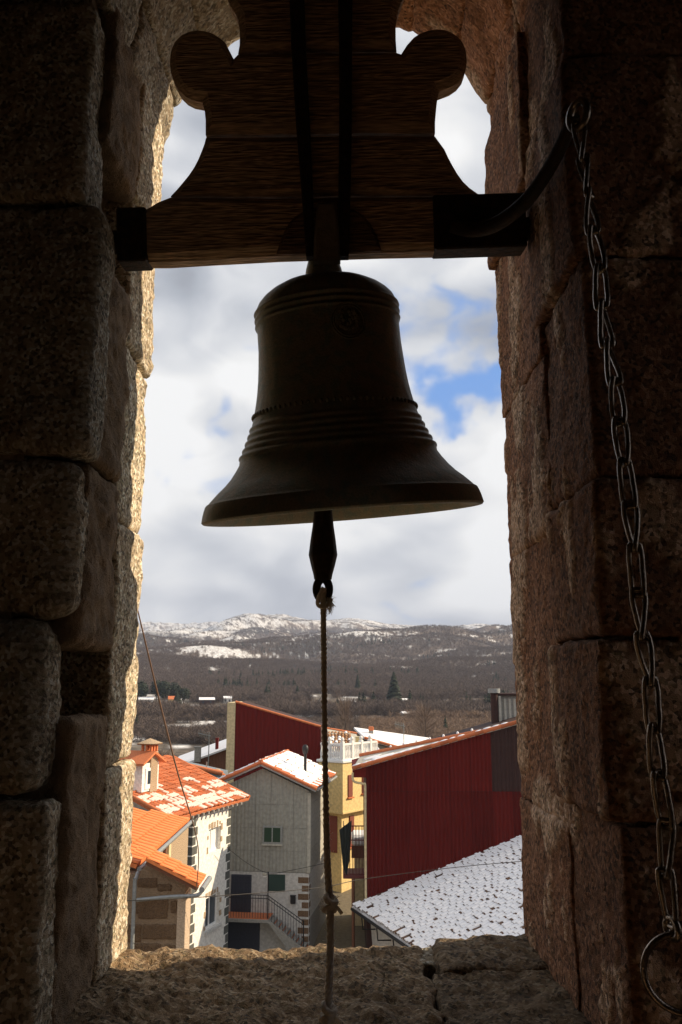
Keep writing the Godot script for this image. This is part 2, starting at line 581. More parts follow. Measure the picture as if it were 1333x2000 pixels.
func tower() -> void:
	var T := thing("bell_tower", "rough granite belfry wall with a round-headed opening framing the bell", "tower", Vector3(0, -12.9, -0.2))
	var cx := -0.035
	# mortar and rubble behind the dressed blocks
	for side in 2:
		var poly := PackedVector2Array()
		var d0 := 2.33 if side == 0 else 2.39
		var d1 := 1.768 if side == 0 else 1.618
		if side == 0:
			poly.append_array([Vector2(cx, 3.3), Vector2(-2.3, 3.3), Vector2(-2.3, -1.75), Vector2(-0.70, -1.75), Vector2(-0.70, 1.2), Vector2(-0.63, 1.4)])
			for k in 9:
				var a := PI - PI / 2 * k / 8
				poly.append(Vector2(cx + cos(a) * 0.585, 1.68 + sin(a) * 0.585))
		else:
			for k in 9:
				var a := PI / 2 - PI / 2 * k / 8
				poly.append(Vector2(cx + 0.002 + cos(a) * 0.585, 1.68 + sin(a) * 0.585))
			poly.append_array([Vector2(0.535, 1.4), Vector2(0.535, -1.75), Vector2(2.3, -1.75), Vector2(2.3, 3.3), Vector2(cx + 0.002, 3.3)])
		var g := Geo.new()
		g.prism(poly, -d0, -d1, 0.0)
		obj("mortar_bed", g.mesh(), M.mortar, T, -T.position)
	part_box("mortar_bed", T, M.mortar, Vector3(-0.05, -1.24, -2.1) - T.position, Vector3(1.5, 1.0, 0.5), 0.01)

	# left jamb: front blocks with worn arrises, then a middle row with a hole, then the outer row
	var g1 := [[-1.35, -0.709], [-0.704, -0.232], [-0.226, 0.134], [0.140, 0.492], [0.498, 1.092], [1.098, 1.626], [1.631, 2.2], [2.206, 2.8]]
	for k in g1.size():
		var e: float = [-0.555, -0.582, -0.608, -0.572, -0.556, -0.598, -0.62, -0.6][k]
		stone(T, "stone_block", Vector3(-1.22, g1[k][0], -1.885), Vector3(e, g1[k][1], -1.755 + 0.015 * (k % 3)), [0.020, 0.022, 0.055, 0.04, 0.026, 0.020, 0.020, 0.020][k], 0.016, 0.014, M.granite, 0.82 + 0.1 * (k % 2))
	var g2 := [[-0.70, -0.075], [0.085, 0.50], [0.51, 1.01], [1.315, 1.72]]
	for k in g2.size():
		stone(T, "stone_block", Vector3(-0.95, g2[k][0], -2.10), Vector3(-0.570, g2[k][1], -1.825), 0.02, 0.020, 0.014, M.mortar, 1.25)
	var g3 := [[-1.35, -0.70], [-0.69, -0.205], [-0.20, 0.415], [0.42, 0.905], [0.91, 1.335], [1.34, 1.735]]
	for k in g3.size():
		var e: float = [-0.56, -0.566, -0.572, -0.583, -0.578, -0.566][k]
		stone(T, "stone_block", Vector3(-1.15, g3[k][0], -2.39), Vector3(e, g3[k][1], -2.105), 0.016, 0.016, 0.012, M.granite, 1.45)
	# right jamb: front blocks with tight joints and outer blocks, patched with pink plaster
	var g4 := [[-1.35, -0.70], [-0.69, -0.255], [-0.25, 0.088], [0.093, 0.40], [0.406, 0.876], [0.882, 1.366], [1.372, 1.9], [1.91, 2.5]]
	for k in g4.size():
		var e: float = 0.497 + 0.012 * sin(k * 2.1)
		stone(T, "stone_block", Vector3(e, g4[k][0], -1.979), Vector3(1.15, g4[k][1], -1.60 + 0.006 * (k % 2)), 0.012, 0.011, 0.013, M.granite, 0.56, 0.34)
	var g5 := [[-1.35, -0.70], [-0.695, -0.31], [-0.309, 0.36], [0.361, 0.80], [0.801, 1.30], [1.301, 1.735]]
	for k in g5.size():
		var e: float = [0.50, 0.502, 0.506, 0.502, 0.496, 0.475][k]
		stone(T, "stone_block", Vector3(e, g5[k][0], -2.455), Vector3(1.1, g5[k][1], -1.940), 0.006, 0.010, 0.012, M.granite, 0.66, 0.38)
	# arch ring in two rows
	for row in 2:
		for k in 9:
			var a := PI * (k + 0.5) / 9.0
			var b := Basis(Vector3.BACK, a - PI / 2)
			var d0 := 2.42 if row == 0 else 1.975
			var d1 := 1.985 if row == 0 else (1.70 if k > 4 else 1.62)
			stone(T, "arch_stone", Vector3(-0.102, 0.535, -d0), Vector3(0.102, 0.93, -d1), 0.02, 0.018, 0.018, M.granite, 0.9, 0.3 if k < 5 else 0.0, b, Vector3(cx, 1.68, 0))
	# sill
	stone(T, "sill_stone", Vector3(-0.64, -0.95, -2.405), Vector3(0.215, -0.685, -1.80), 0.024, 0.028, 0.012, M.granite, 0.62, -1.0)
	stone(T, "sill_stone", Vector3(0.245, -0.95, -2.455), Vector3(0.545, -0.672, -2.20), 0.022, 0.024, 0.012, M.granite, 0.46, -1.0)
	stone(T, "sill_stone", Vector3(0.212, -0.95, -2.225), Vector3(0.56, -0.682, -1.82), 0.024, 0.024, 0.012, M.granite, 0.44, -1.0)
	stone(T, "sill_stone", Vector3(0.18, -0.90, -2.43), Vector3(0.26, -0.692, -2.30), 0.02, 0.02, 0.010, M.granite, 0.75)
	stone(T, "sill_stone", Vector3(-0.62, -1.45, -2.38), Vector3(0.54, -0.96, -1.84), 0.03, 0.03, 0.05, M.granite, 0.85)

	# the rest of the ringing chamber: floor, ceiling, side walls and back wall, an opening to the right and one behind
	var boxes := [
		["chamber_floor", Vector3(0, -1.83, -0.1), Vector3(5.6, 0.16, 5.2)],
		["chamber_ceiling", Vector3(0, 3.42, -0.1), Vector3(5.6, 0.22, 5.2)],
		["chamber_wall", Vector3(-2.5, 0.78, -0.1), Vector3(0.4, 5.05, 4.9)],
		["chamber_wall", Vector3(0, 0.78, 2.25), Vector3(4.58, 5.05, 0.4)],
		["chamber_wall", Vector3(2.5, -1.22, -0.1), Vector3(0.4, 1.04, 4.9)],
		["chamber_wall", Vector3(2.5, 2.56, -0.1), Vector3(0.4, 1.48, 4.9)],
		["chamber_wall", Vector3(2.5, 0.66, -2.02), Vector3(0.398, 2.71, 1.06)],
		["chamber_wall", Vector3(2.5, 0.66, 0.90), Vector3(0.398, 2.71, 2.90)],
		["tower_shaft", Vector3(0, -7.45, -0.1), Vector3(5.3, 10.9, 4.8)],
	]
	for b: Array in boxes:
		part_box(b[0], T, M.mortar, b[1] - T.position, b[2], 0.02)


# ------------------------------------------------------------------ bell, headstock, chain, rope
func poly(pts: Array) -> PackedVector2Array:
	var p := PackedVector2Array()
	for k in range(0, pts.size(), 2):
		p.append(Vector2(pts[k], pts[k + 1]))
	return p


func bell_and_fittings() -> void:
	var axle := Vector3(-0.049, 1.167, -2.0)
	var B := Basis(Vector3.RIGHT, deg_to_rad(9.0)) * Basis(Vector3.BACK, deg_to_rad(1.9))
	var H := thing("bell_headstock", "dark weathered wooden headstock with scalloped shoulders spanning the arch above the bell", "bell headstock", axle)
	H.basis = B
	var planks := [
		["plank", [-0.505, -0.084, -0.40, -0.087, -0.30, -0.084, -0.118, -0.080, 0.149, -0.080, 0.32, -0.082, 0.41, -0.078, 0.505, -0.079, 0.505, 0.048, 0.437, 0.054, 0.395, 0.058, 0.10, 0.066, -0.15, 0.071, -0.388, 0.082, -0.420, 0.070, -0.447, 0.054, -0.505, 0.045], 0.080],
		["plank", [-0.388, 0.088, -0.373, 0.103, -0.357, 0.121, -0.340, 0.141, -0.326, 0.161, -0.314, 0.183, -0.304, 0.206, -0.297, 0.224, -0.293, 0.239, -0.05, 0.233, 0.12, 0.230, 0.300, 0.223, 0.311, 0.206, 0.323, 0.188, 0.332, 0.166, 0.342, 0.145, 0.354, 0.122, 0.368, 0.101, 0.384, 0.084, 0.402, 0.070, 0.412, 0.063, 0.10, 0.072, -0.15, 0.077], 0.074],
		["plank", [-0.293, 0.245, -0.292, 0.284, -0.294, 0.31, -0.299, 0.332, -0.325, 0.338, -0.343, 0.348, -0.360, 0.366, -0.373, 0.392, -0.380, 0.418, -0.381, 0.444, -0.377, 0.472, -0.367, 0.494, -0.349, 0.512, -0.328, 0.521, -0.308, 0.524, -0.288, 0.521, -0.268, 0.514, -0.250, 0.502, -0.235, 0.487, -0.215, 0.444, -0.204, 0.455, 0.0, 0.452, 0.209, 0.446, 0.220, 0.442, 0.236, 0.466, 0.255, 0.486, 0.273, 0.497, 0.293, 0.503, 0.315, 0.506, 0.336, 0.503, 0.354, 0.495, 0.370, 0.483, 0.382, 0.466, 0.388, 0.446, 0.390, 0.422, 0.387, 0.399, 0.380, 0.381, 0.366, 0.364, 0.346, 0.351, 0.315, 0.340, 0.309, 0.318, 0.305, 0.290, 0.301, 0.258, 0.300, 0.229, 0.12, 0.236, -0.05, 0.239], 0.078],
		["plank", [-0.204, 0.461, -0.199, 0.486, -0.198, 0.520, -0.201, 0.552, -0.209, 0.572, -0.219, 0.588, -0.228, 0.615, -0.234, 0.641, -0.245, 0.72, 0.266, 0.71, 0.252, 0.66, 0.242, 0.629, 0.231, 0.598, 0.221, 0.573, 0.213, 0.548, 0.209, 0.520, 0.208, 0.486, 0.209, 0.452, 0.0, 0.458], 0.072],
		["plank", [-0.245, 0.726, -0.27, 0.80, -0.25, 0.90, 0.0, 0.94, 0.26, 0.89, 0.285, 0.79, 0.266, 0.716], 0.076],
	]
	for e: Array in planks:
		var g := Geo.new()
		g.prism(poly(e[1]), 0.016, e[2], 0.019)
		obj(e[0], g.mesh(), M.wood, H)
	var inlay := Geo.new()
	inlay.prism(poly([-0.118, -0.084, -0.115, -0.074, -0.110, -0.060, -0.103, -0.040, -0.095, -0.022, -0.083, -0.004, -0.070, 0.010, -0.037, 0.030, 0.081, 0.026, 0.096, 0.017, 0.109, 0.006, 0.121, -0.010, 0.131, -0.028, 0.140, -0.047, 0.146, -0.070, 0.149, -0.084]), 0.079, 0.094, 0.010)
	obj("bearing_block", inlay.mesh(), M.wood_dark, H)
	for s: Array in [[-0.065, 0.705, -0.063, 0.453, -0.057, 0.236, -0.049, 0.076, -0.042, -0.098, -0.021, -0.098, -0.020, 0.076, -0.022, 0.235, -0.026, 0.452, -0.026, 0.704], [0.062, 0.702, 0.059, 0.450, 0.052, 0.233, 0.045, 0.074, 0.039, -0.100, 0.065, -0.100, 0.076, 0.073, 0.084, 0.232, 0.092, 0.449, 0.102, 0.701]]:
		var g := Geo.new()
		g.prism(poly(s), 0.07, 0.108, 0.004)
		obj("iron_strap", g.mesh(), M.iron, H)
	var tab := Geo.new()
	tab.prism(poly([-0.010, 0.036, 0.036, 0.034, 0.040, 0.0, 0.044, -0.060, 0.044, -0.112, -0.024, -0.112, -0.022, -0.06, -0.014, 0.0]), 0.075, 0.112, 0.006)
	obj("crown_strap", tab.mesh(), M.tab_iron, H)
	part_box("iron_band", H, M.iron, Vector3(-0.484, -0.020, 0.048), Vector3(0.075, 0.140, 0.080), 0.004)
	part_box("iron_band", H, M.iron, Vector3(0.402, -0.014, 0.048), Vector3(0.236, 0.140, 0.076), 0.004)
	rod("gudgeon", H, M.iron, [Vector3(0.50, -0.025, 0.046), Vector3(0.60, -0.025, 0.046)], 0.03, 14)
	rod("gudgeon", H, M.iron, [Vector3(-0.50, -0.025, 0.046), Vector3(-0.62, -0.025, 0.046)], 0.03, 14)
	for q: Vector2 in [Vector2(-0.045, 0.60), Vector2(-0.044, 0.34), Vector2(0.078, 0.60), Vector2(0.072, 0.34), Vector2(-0.038, 0.15), Vector2(0.064, 0.15)]:
		var g := Geo.new()
		g.ball(Vector3.ZERO, Vector3(0.010, 0.010, 0.006), 8, 6)
		obj("rivet", g.mesh(), M.iron, H, Vector3(q.x, q.y, 0.108))

	# lever that reaches into the chamber from the right end
	var L := thing("pull_lever", "curved rusty iron lever rising from the headstock's right end to the chain", "lever", Vector3(0.304, 1.142, -1.9))
	var lp: Array = []
	for q: Vector3 in smooth([Vector3(0.28, 1.135, -1.905), Vector3(0.33, 1.115, -1.895), Vector3(0.378, 1.098, -1.84), Vector3(0.425, 1.092, -1.74), Vector3(0.456, 1.108, -1.64), Vector3(0.474, 1.132, -1.56), Vector3(0.481, 1.152, -1.515)], 6):
		lp.append(q - L.position)
	var lr := PackedFloat32Array()
	for k in lp.size():
		lr.append(lerpf(0.0205, 0.0135, float(k) / (lp.size() - 1)))
	rod("arm", L, M.iron, lp, lr, 10)
	var ring: Array = []
	for k in 20:
		var a := TAU * k / 20
		ring.append(Vector3(0.486 + 0.012 * cos(a), 1.140 + 0.030 * sin(a), -1.50 + 0.02 * cos(a)) - L.position)
	rod("eye", L, M.chain_iron, ring, 0.0085, 8, true)

	# the bell
	var bb := B * Basis(Vector3.BACK, deg_to_rad(2.56))
	var crown := axle + B * Vector3(0.0, -0.104, 0.0)
	var bell := thing("bell", "dark bronze church bell hanging in the arch with raised rings", "bell", crown)
	bell.basis = bb
	var prof := PackedVector2Array()
	var put := func(r: float, s: float) -> void: prof.append(Vector2(r, -(0.646 - (0.646 - s) * 0.968)))
	for q: Vector2 in [Vector2(0.002, 0.004), Vector2(0.045, 0.006), Vector2(0.072, 0.008), Vector2(0.100, 0.014), Vector2(0.126, 0.023), Vector2(0.148, 0.036), Vector2(0.165, 0.050), Vector2(0.177, 0.064), Vector2(0.184, 0.078)]:
		put.call(q.x, q.y)
	for k in 3:
		var s := 0.084 + 0.017 * k
		put.call(0.1855, s)
		put.call(0.1905, s + 0.003)
		put.call(0.1915, s + 0.006)
		put.call(0.1905, s + 0.009)
		put.call(0.1860, s + 0.012)
	for q: Vector2 in [Vector2(0.1865, 0.150), Vector2(0.1875, 0.190), Vector2(0.1900, 0.235), Vector2(0.1930, 0.270), Vector2(0.1975, 0.305), Vector2(0.2030, 0.335), Vector2(0.2100, 0.365), Vector2(0.2170, 0.390)]:
		put.call(q.x, q.y)
	for k in 5:
		var s := 0.396 + 0.0185 * k
		var r := 0.2195 + 0.0066 * k + 0.0004 * k * k
		put.call(r, s)
		put.call(r + 0.0045, s + 0.003)
		put.call(r + 0.006, s + 0.0065)
		put.call(r + 0.006, s + 0.010)
		put.call(r + 0.004, s + 0.013)
	for q: Vector2 in [Vector2(0.258, 0.494), Vector2(0.268, 0.511), Vector2(0.283, 0.532), Vector2(0.300, 0.551), Vector2(0.319, 0.568), Vector2(0.340, 0.590), Vector2(0.3445, 0.5955), Vector2(0.3475, 0.596), Vector2(0.3505, 0.599), Vector2(0.3555, 0.611), Vector2(0.3590, 0.622), Vector2(0.3630, 0.640), Vector2(0.3630, 0.640), Vector2(0.3590, 0.645), Vector2(0.3480, 0.646), Vector2(0.3480, 0.646), Vector2(0.330, 0.636), Vector2(0.290, 0.590), Vector2(0.250, 0.520), Vector2(0.215, 0.430), Vector2(0.190, 0.320), Vector2(0.172, 0.200), Vector2(0.160, 0.110), Vector2(0.120, 0.060), Vector2(0.06, 0.040), Vector2(0.002, 0.036)]:
		put.call(q.x, q.y)
	var bg := Geo.new()
	bg.lathe(prof, 96, Transform3D.IDENTITY, func(a: float, y: float) -> float:
		return 0.0007 * sin(a * 7.0 + y * 20.0) + 0.0009 * nz.get_noise_3d(cos(a) * 6.0, y * 22.0, sin(a) * 6.0))
	obj("bell_body", bg.mesh(), M.bronze, bell)
	var cg := Geo.new()
	cg.lathe(PackedVector2Array([Vector2(0.001, 0.035), Vector2(0.034, 0.035), Vector2(0.040, 0.028), Vector2(0.047, 0.006), Vector2(0.052, -0.024), Vector2(0.030, -0.026)]), 28)
	obj("crown", cg.mesh(), M.bronze, bell)
	# a worn round medallion in low relief on the waist
	var mg := Geo.new()
	var around := func(u: float, y: float, out: float) -> Vector3:
		var a := PI / 2 - u / 0.19
		return Vector3(cos(a), 0, sin(a)) * (0.1895 + out) + Vector3(0, y, 0)
	for rr: float in [0.044, 0.038]:
		var rp := PackedVector3Array()
		for k in 40:
			rp.append(around.call(0.052 + rr * cos(TAU * k / 40), -0.185 + rr * sin(TAU * k / 40), 0.0))
		mg.tube(rp, 0.0022, 6, true)
	for k in 26:
		var a := rng.randf() * TAU
		var r := 0.028 * sqrt(rng.randf())
		mg.ball(around.call(0.052 + r * cos(a), -0.185 + r * sin(a), 0.0), Vector3(0.005, 0.006, 0.004), 7, 5)
	obj("medallion", mg.mesh(), M.bronze, bell)
	var dg := Geo.new()
	for k in 84:
		var a := TAU * k / 84
		dg.ball(Vector3(cos(a) * 0.2135, -0.378, sin(a) * 0.2135), Vector3(0.0045, 0.006, 0.0045), 6, 4)
	obj("bead_band", dg.mesh(), M.bronze, bell).set_meta("kind", "stuff")

	# clapper: vertical under the crown
	var C := thing("bell_clapper", "black iron clapper with a spindle shaped tip below the bell's mouth", "clapper", Vector3(-0.0445, 0.224, -2.035))
	var kp := PackedVector2Array()
	for q: Vector2 in [Vector2(0.001, 0.80), Vector2(0.012, 0.79), Vector2(0.013, 0.45), Vector2(0.018, 0.30), Vector2(0.0225, 0.20), Vector2(0.0265, 0.16), Vector2(0.0315, 0.125), Vector2(0.0355, 0.090), Vector2(0.0355, 0.088), Vector2(0.0290, 0.060), Vector2(0.0235, 0.040), Vector2(0.0215, 0.028), Vector2(0.010, 0.024), Vector2(0.001, 0.024)]:
		kp.append(q)
	var kg := Geo.new()
	kg.lathe(kp, 8)
	obj("spindle", kg.mesh(), M.iron, C)
	var eye: Array = []
	for k in 24:
		var a := TAU * k / 24
		eye.append(Vector3(0.0155 * cos(a), 0.004 + 0.025 * sin(a), 0.0))
	rod("eye", C, M.iron, eye, 0.0105, 10, true)

	# rope tied through the clapper's eye
	var R := thing("bell_rope", "thick hemp rope hanging from the clapper down over the sill", "rope", Vector3(-0.0435, 0.225, -2.03))
	var way := smooth([Vector3(-0.0435, 0.228, -2.022), Vector3(-0.0432, 0.19, -2.028), Vector3(-0.0405, 0.06, -2.0), Vector3(-0.037, -0.12, -1.955), Vector3(-0.032, -0.30, -1.90), Vector3(-0.027, -0.40, -1.863), Vector3(-0.0225, -0.445, -1.84), Vector3(-0.0215, -0.515, -1.80), Vector3(-0.024, -0.60, -1.745), Vector3(-0.0255, -0.68, -1.715), Vector3(-0.026, -1.0, -1.68), Vector3(-0.03, -1.72, -1.66)], 14)
	var rg := Geo.new()
	var len := 0.0
	for s in 3:
		var sp := PackedVector3Array()
		len = 0.0
		for k in way.size():
			if k:
				len += way[k].distance_to(way[k - 1])
			var a := len / 0.034 * TAU + TAU * s / 3
			sp.append(way[k] - R.position + Vector3(cos(a), 0, sin(a)) * 0.0034)
		rg.tube(sp, 0.0050, 7)
	for k in 240:
		var b: Vector3 = way[rng.randi() % (way.size() - 20)] - R.position
		var a := rng.randf() * TAU
		var d := Vector3(cos(a), rng.randf_range(-0.8, 0.8), sin(a))
		rg.tube(PackedVector3Array([b + Vector3(cos(a), 0, sin(a)) * 0.007, b + d * rng.randf_range(0.010, 0.017)]), 0.0004, 3, false, false)
	obj("cord", rg.mesh(), M.rope, R)
	# the tied tail with its frayed end under the clapper
	var tg := Geo.new()
	tg.tube(smooth([Vector3(0.002, 0.005, 0.014), Vector3(-0.011, -0.02, 0.012), Vector3(-0.012, -0.037, 0.006), Vector3(0.004, -0.043, 0.013), Vector3(0.014, -0.032, 0.004), Vector3(0.020, -0.022, 0.0)], 4), 0.0052, 7)
	for k in 130:
		var s := Vector3(0.014 + rng.randf_range(-0.006, 0.006), -0.030 + rng.randf_range(-0.016, 0.012), rng.randf_range(-0.006, 0.008))
		tg.tube(PackedVector3Array([s, s + Vector3(rng.randf_range(-0.002, 0.012), rng.randf_range(-0.016, 0.008), rng.randf_range(-0.01, 0.01))]), 0.0007, 3, false, false)
	obj("frayed_tail", tg.mesh(), M.rope, R)
	for spot: Array in [[Vector3(-0.0225, -0.445, -1.84), 0.017], [Vector3(-0.0245, -0.615, -1.742), 0.016]]:
		var kn := Geo.new()
		var at: Vector3 = spot[0] - R.position
		for t in 3:
			var lp2 := PackedVector3Array()
			for k in 22:
				var a := TAU * k / 22
				var tilt := 0.5 * (t - 1)
				lp2.append(at + Vector3(cos(a) * 0.0098, (t - 1) * 0.0095 + sin(a + t * 2.0) * 0.006, sin(a) * 0.0098) + Vector3(tilt * 0.003, 0, 0))
			kn.tube(lp2, 0.0066, 7, true)
		for k in 50:
			var a := rng.randf() * TAU
			var s := at + Vector3(cos(a) * 0.014, rng.randf_range(-0.016, 0.016), sin(a) * 0.014)
			kn.tube(PackedVector3Array([s, s + Vector3(cos(a) * 0.008, rng.randf_range(-0.012, 0.01), sin(a) * 0.006)]), 0.0005, 3, false, false)
		kn.tube(smooth([at + Vector3(0.008, 0.002, 0.008), at + Vector3(0.016, -0.006, 0.006), at + Vector3(0.024, -0.016, 0.004)], 4), 0.0042, 6)
		obj("knot", kn.mesh(), M.rope, R)

	chain()


func smooth(pts: Array, per: int) -> PackedVector3Array:
	var out := PackedVector3Array()
	for k in pts.size() - 1:
		var a: Vector3 = pts[maxi(k - 1, 0)]
		var b: Vector3 = pts[k]
		var c: Vector3 = pts[k + 1]
		var d: Vector3 = pts[mini(k + 2, pts.size() - 1)]
		for j in per:
			out.append(b.cubic_interpolate(c, a, d, float(j) / per))
	out.append(pts[pts.size() - 1])
	return out


func chain() -> void:
	var top := Vector3(0.486, 1.118, -1.50)
	var C := thing("pull_chain", "long rusty chain of twisted links hanging from the iron lever at right", "chain", top)
	var way := smooth([top, Vector3(0.496, 0.95, -1.497), Vector3(0.503, 0.80, -1.495), Vector3(0.512, 0.655, -1.493), Vector3(0.521, 0.49, -1.49), Vector3(0.527, 0.34, -1.488), Vector3(0.533, 0.20, -1.487), Vector3(0.538, 0.06, -1.487), Vector3(0.545, -0.06, -1.487), Vector3(0.549, -0.18, -1.487), Vector3(0.547, -0.30, -1.487), Vector3(0.545, -0.44, -1.487)], 40)
	var pitch := 0.0776
	var nodes := PackedVector3Array([way[0]])
	for q in way:
		if q.distance_to(nodes[nodes.size() - 1]) >= pitch:
			nodes.append(q + Vector3(rng.randf_range(-0.006, 0.006), 0, rng.randf_range(-0.004, 0.004)))
	var half := 0.0135
	var wire := 0.0052
	var ang := 0.3
	for k in nodes.size() - 1:
		var a := nodes[k] - top
		var b := nodes[k + 1] - top
		var along := (b - a).normalized()
		var sx := along.cross(Vector3.BACK).normalized()
		var sy := along.cross(sx)
		var reach := a.distance_to(b) * 0.5 + wire * 1.05
		var loop := PackedVector3Array()
		var m := 36
		var tw := rng.randf_range(1.1, 2.1)
		for j in m:
			var t := TAU * j / m
			var l := clampf(1.25 * cos(t), -1.0, 1.0) * reach
			var w := half * pow(absf(sin(t)), 0.62) * signf(sin(t)) * (0.78 + 0.22 * absf(l / reach))
			var tu := ang + tw * (0.5 - 0.5 * l / reach)
			loop.append((a + b) * 0.5 - along * l + (sx * cos(tu) + sy * sin(tu)) * w)
		ang += tw + PI / 2 + rng.randf_range(-0.9, 0.9)
		var g := Geo.new()
		g.tube(loop, wire, 8, true)
		obj("link", g.mesh(), M.chain_iron, C)
	var end := nodes[nodes.size() - 1]
	var cl := thing("chain_hook_ring", "big iron ring hanging at the lower end of the chain", "iron ring", end + Vector3(0.012, -0.075, 0.0))
	var rp: Array = []
	for k in 48:
		var a := TAU * k / 48
		rp.append(Vector3(0.060 * cos(a), 0.060 * sin(a), 0.012 * cos(a)))
	rod("ring", cl, M.chain_iron, rp, 0.0056, 10, true)
	var jp: Array = []
	for k in 24:
		var a := TAU * k / 24
		jp.append(Vector3(-0.012 + 0.004 * cos(a), 0.068 + 0.016 * sin(a), 0.016 * cos(a)))
	rod("shackle", cl, M.chain_iron, jp, 0.006, 8, true)


# ------------------------------------------------------------------ roofs
var tile_cache := {}


func tile_mesh(tw: float, tl: float, mat: Material, tone: Color, snow: int) -> ArrayMesh:
	var key := "%s %s %s %s %d" % [tw, tl, mat.resource_name, tone, snow]
	if tile_cache.has(key):
		return tile_cache[key]
	var am: ArrayMesh
	var lift := 0.036 if mat == M.old_tile else 0.03
	var flat_k := 0.14 if mat == M.terracotta_new else 1.0
	var g := Geo.new()
	g.col = tone
	var n := 5
	for k in n:
		var a0 := lerpf(-1.45, 1.45, float(k) / n)
		var a1 := lerpf(-1.45, 1.45, float(k + 1) / n)
		var f := func(a: float, z: float, r: float) -> Vector3: return Vector3(sin(a) * r, (cos(a) * r - tw * 0.16) * flat_k + lift * (1.0 + z / tl), z)
		var r0 := tw * 0.54
		var r1 := tw * 0.46
		var n0 := Vector3(sin(a0), cos(a0), 0)
		var n1 := Vector3(sin(a1), cos(a1), 0)
		g.tri(f.call(a0, 0, r0), f.call(a1, 0, r0), f.call(a1, -tl * 1.12, r1), n0, n1, n1)
		g.tri(f.call(a0, 0, r0), f.call(a1, -tl * 1.12, r1), f.call(a0, -tl * 1.12, r1), n0, n1, n0)
		g.quad(f.call(a0, 0, r0), f.call(a1, 0, r0), f.call(a1, 0, r0 - 0.02), f.call(a0, 0, r0 - 0.02), Vector3.BACK)
	am = g.mesh(mat)
	if snow > 0:
		var s := Geo.new()
		var zf: float = [0.0, 0.004, -0.06, -tl * 0.42][snow]
		for k in n:
			var a0 := lerpf(-1.5, 1.5, float(k) / n)
			var a1 := lerpf(-1.5, 1.5, float(k + 1) / n)
			var f := func(a: float, z: float, r: float) -> Vector3: return Vector3(sin(a) * r * 0.86, cos(a) * r - tw * 0.16 + lift * (1.0 + z / tl), z)
			var r0 := tw * 0.52 + 0.028
			var r1 := tw * 0.46 + 0.030
			var n0 := Vector3(sin(a0), cos(a0), 0.15)
			var n1 := Vector3(sin(a1), cos(a1), 0.15)
			g = s
			g.tri(f.call(a0, zf - 0.03, r0), f.call(a1, zf - 0.03, r0), f.call(a1, -tl * 1.05, r1), n0, n1, n1)
			g.tri(f.call(a0, zf - 0.03, r0), f.call(a1, -tl * 1.05, r1), f.call(a0, -tl * 1.05, r1), n0, n1, n0)
			g.quad(f.call(a0, zf, r0 - 0.025), f.call(a1, zf, r0 - 0.025), f.call(a1, zf - 0.03, r0), f.call(a0, zf - 0.03, r0), Vector3(0, 0.6, 1))
		s.mesh(M.snow_dust if mat == M.roof_tile else M.snow, am)
	tile_cache[key] = am
	return am


# barrel tiles on a slope: corner and directions in world space; snow(s, t) gives the chance of snow
func tiles(parent: Node3D, corner: Vector3, e: Vector3, u: Vector3, wide: float, tall: float, tw: float, tl: float, mat: Material, snow: Callable, single := 300, keep = null) -> void:
	e = e.normalized()
	u = u.normalized()
	var n := e.cross(u).normalized()
	if n.y < 0.0:
		n = -n
	var b := Basis(n.cross(-u), n, -u)
	var inv := parent.transform.affine_inverse()
	var all: Array = []
	var rough := 0.1 if mat == M.terracotta_new else 1.0
	for i in int(wide / tw):
		var stagger := rng.randf() * 0.8 * tl if mat == M.old_tile else 0.0
		for j in int(ceil(tall / tl)):
			var s := (i + 0.5) * tw
			var t := maxf(0.0, j * tl - stagger)
			if keep != null and not keep.call(s, t):
				continue
			var p := corner + e * (s + rough * rng.randf_range(-0.012, 0.012)) + u * (t + rough * rng.randf_range(-0.035, 0.035)) + n * rough * rng.randf_range(0.0, 0.02)
			var q := rng.randf()
			var sn := 0
			var chance: float = snow.call(s, t)
			if q < chance:
				sn = 1 if q < chance * 0.86 else (2 if q < chance * 0.985 else 3)
			var tone: Color = [Color(1, 0.95, 0.9), Color(0.82, 0.78, 0.74), Color(0.94, 0.8, 0.66), Color(0.7, 0.62, 0.56)][rng.randi() % 4]
			if mat == M.terracotta_new:
				tone = [Color(1, 1, 1), Color(0.98, 0.97, 0.96), Color(0.99, 0.97, 0.95)][rng.randi() % 3]
			all.append([p.length(), Transform3D(b.rotated(n, rough * rng.randf_range(-0.04, 0.04)), p), tile_mesh(tw, tl, mat, tone, sn)])
	all.sort_custom(func(x: Array, y: Array) -> bool: return x[0] < y[0])
	var rest := {}
	for k in all.size():
		var xf: Transform3D = inv * all[k][1]
		if k < single:
			obj("tile", all[k][2], null, parent, xf.origin, xf.basis)
		else:
			if not rest.has(all[k][2]):
				rest[all[k][2]] = []
			rest[all[k][2]].append(xf)
	for m: ArrayMesh in rest:
		var mm := MultiMesh.new()
		mm.transform_format = MultiMesh.TRANSFORM_3D
		mm.mesh = m
		mm.instance_count = rest[m].size()
		for k in rest[m].size():
			mm.set_instance_transform(k, rest[m][k])
		var o := MultiMeshInstance3D.new()
		o.name = "roof_tiles"
		o.multimesh = mm
		o.set_meta("kind", "stuff")
		parent.add_child(o, true)


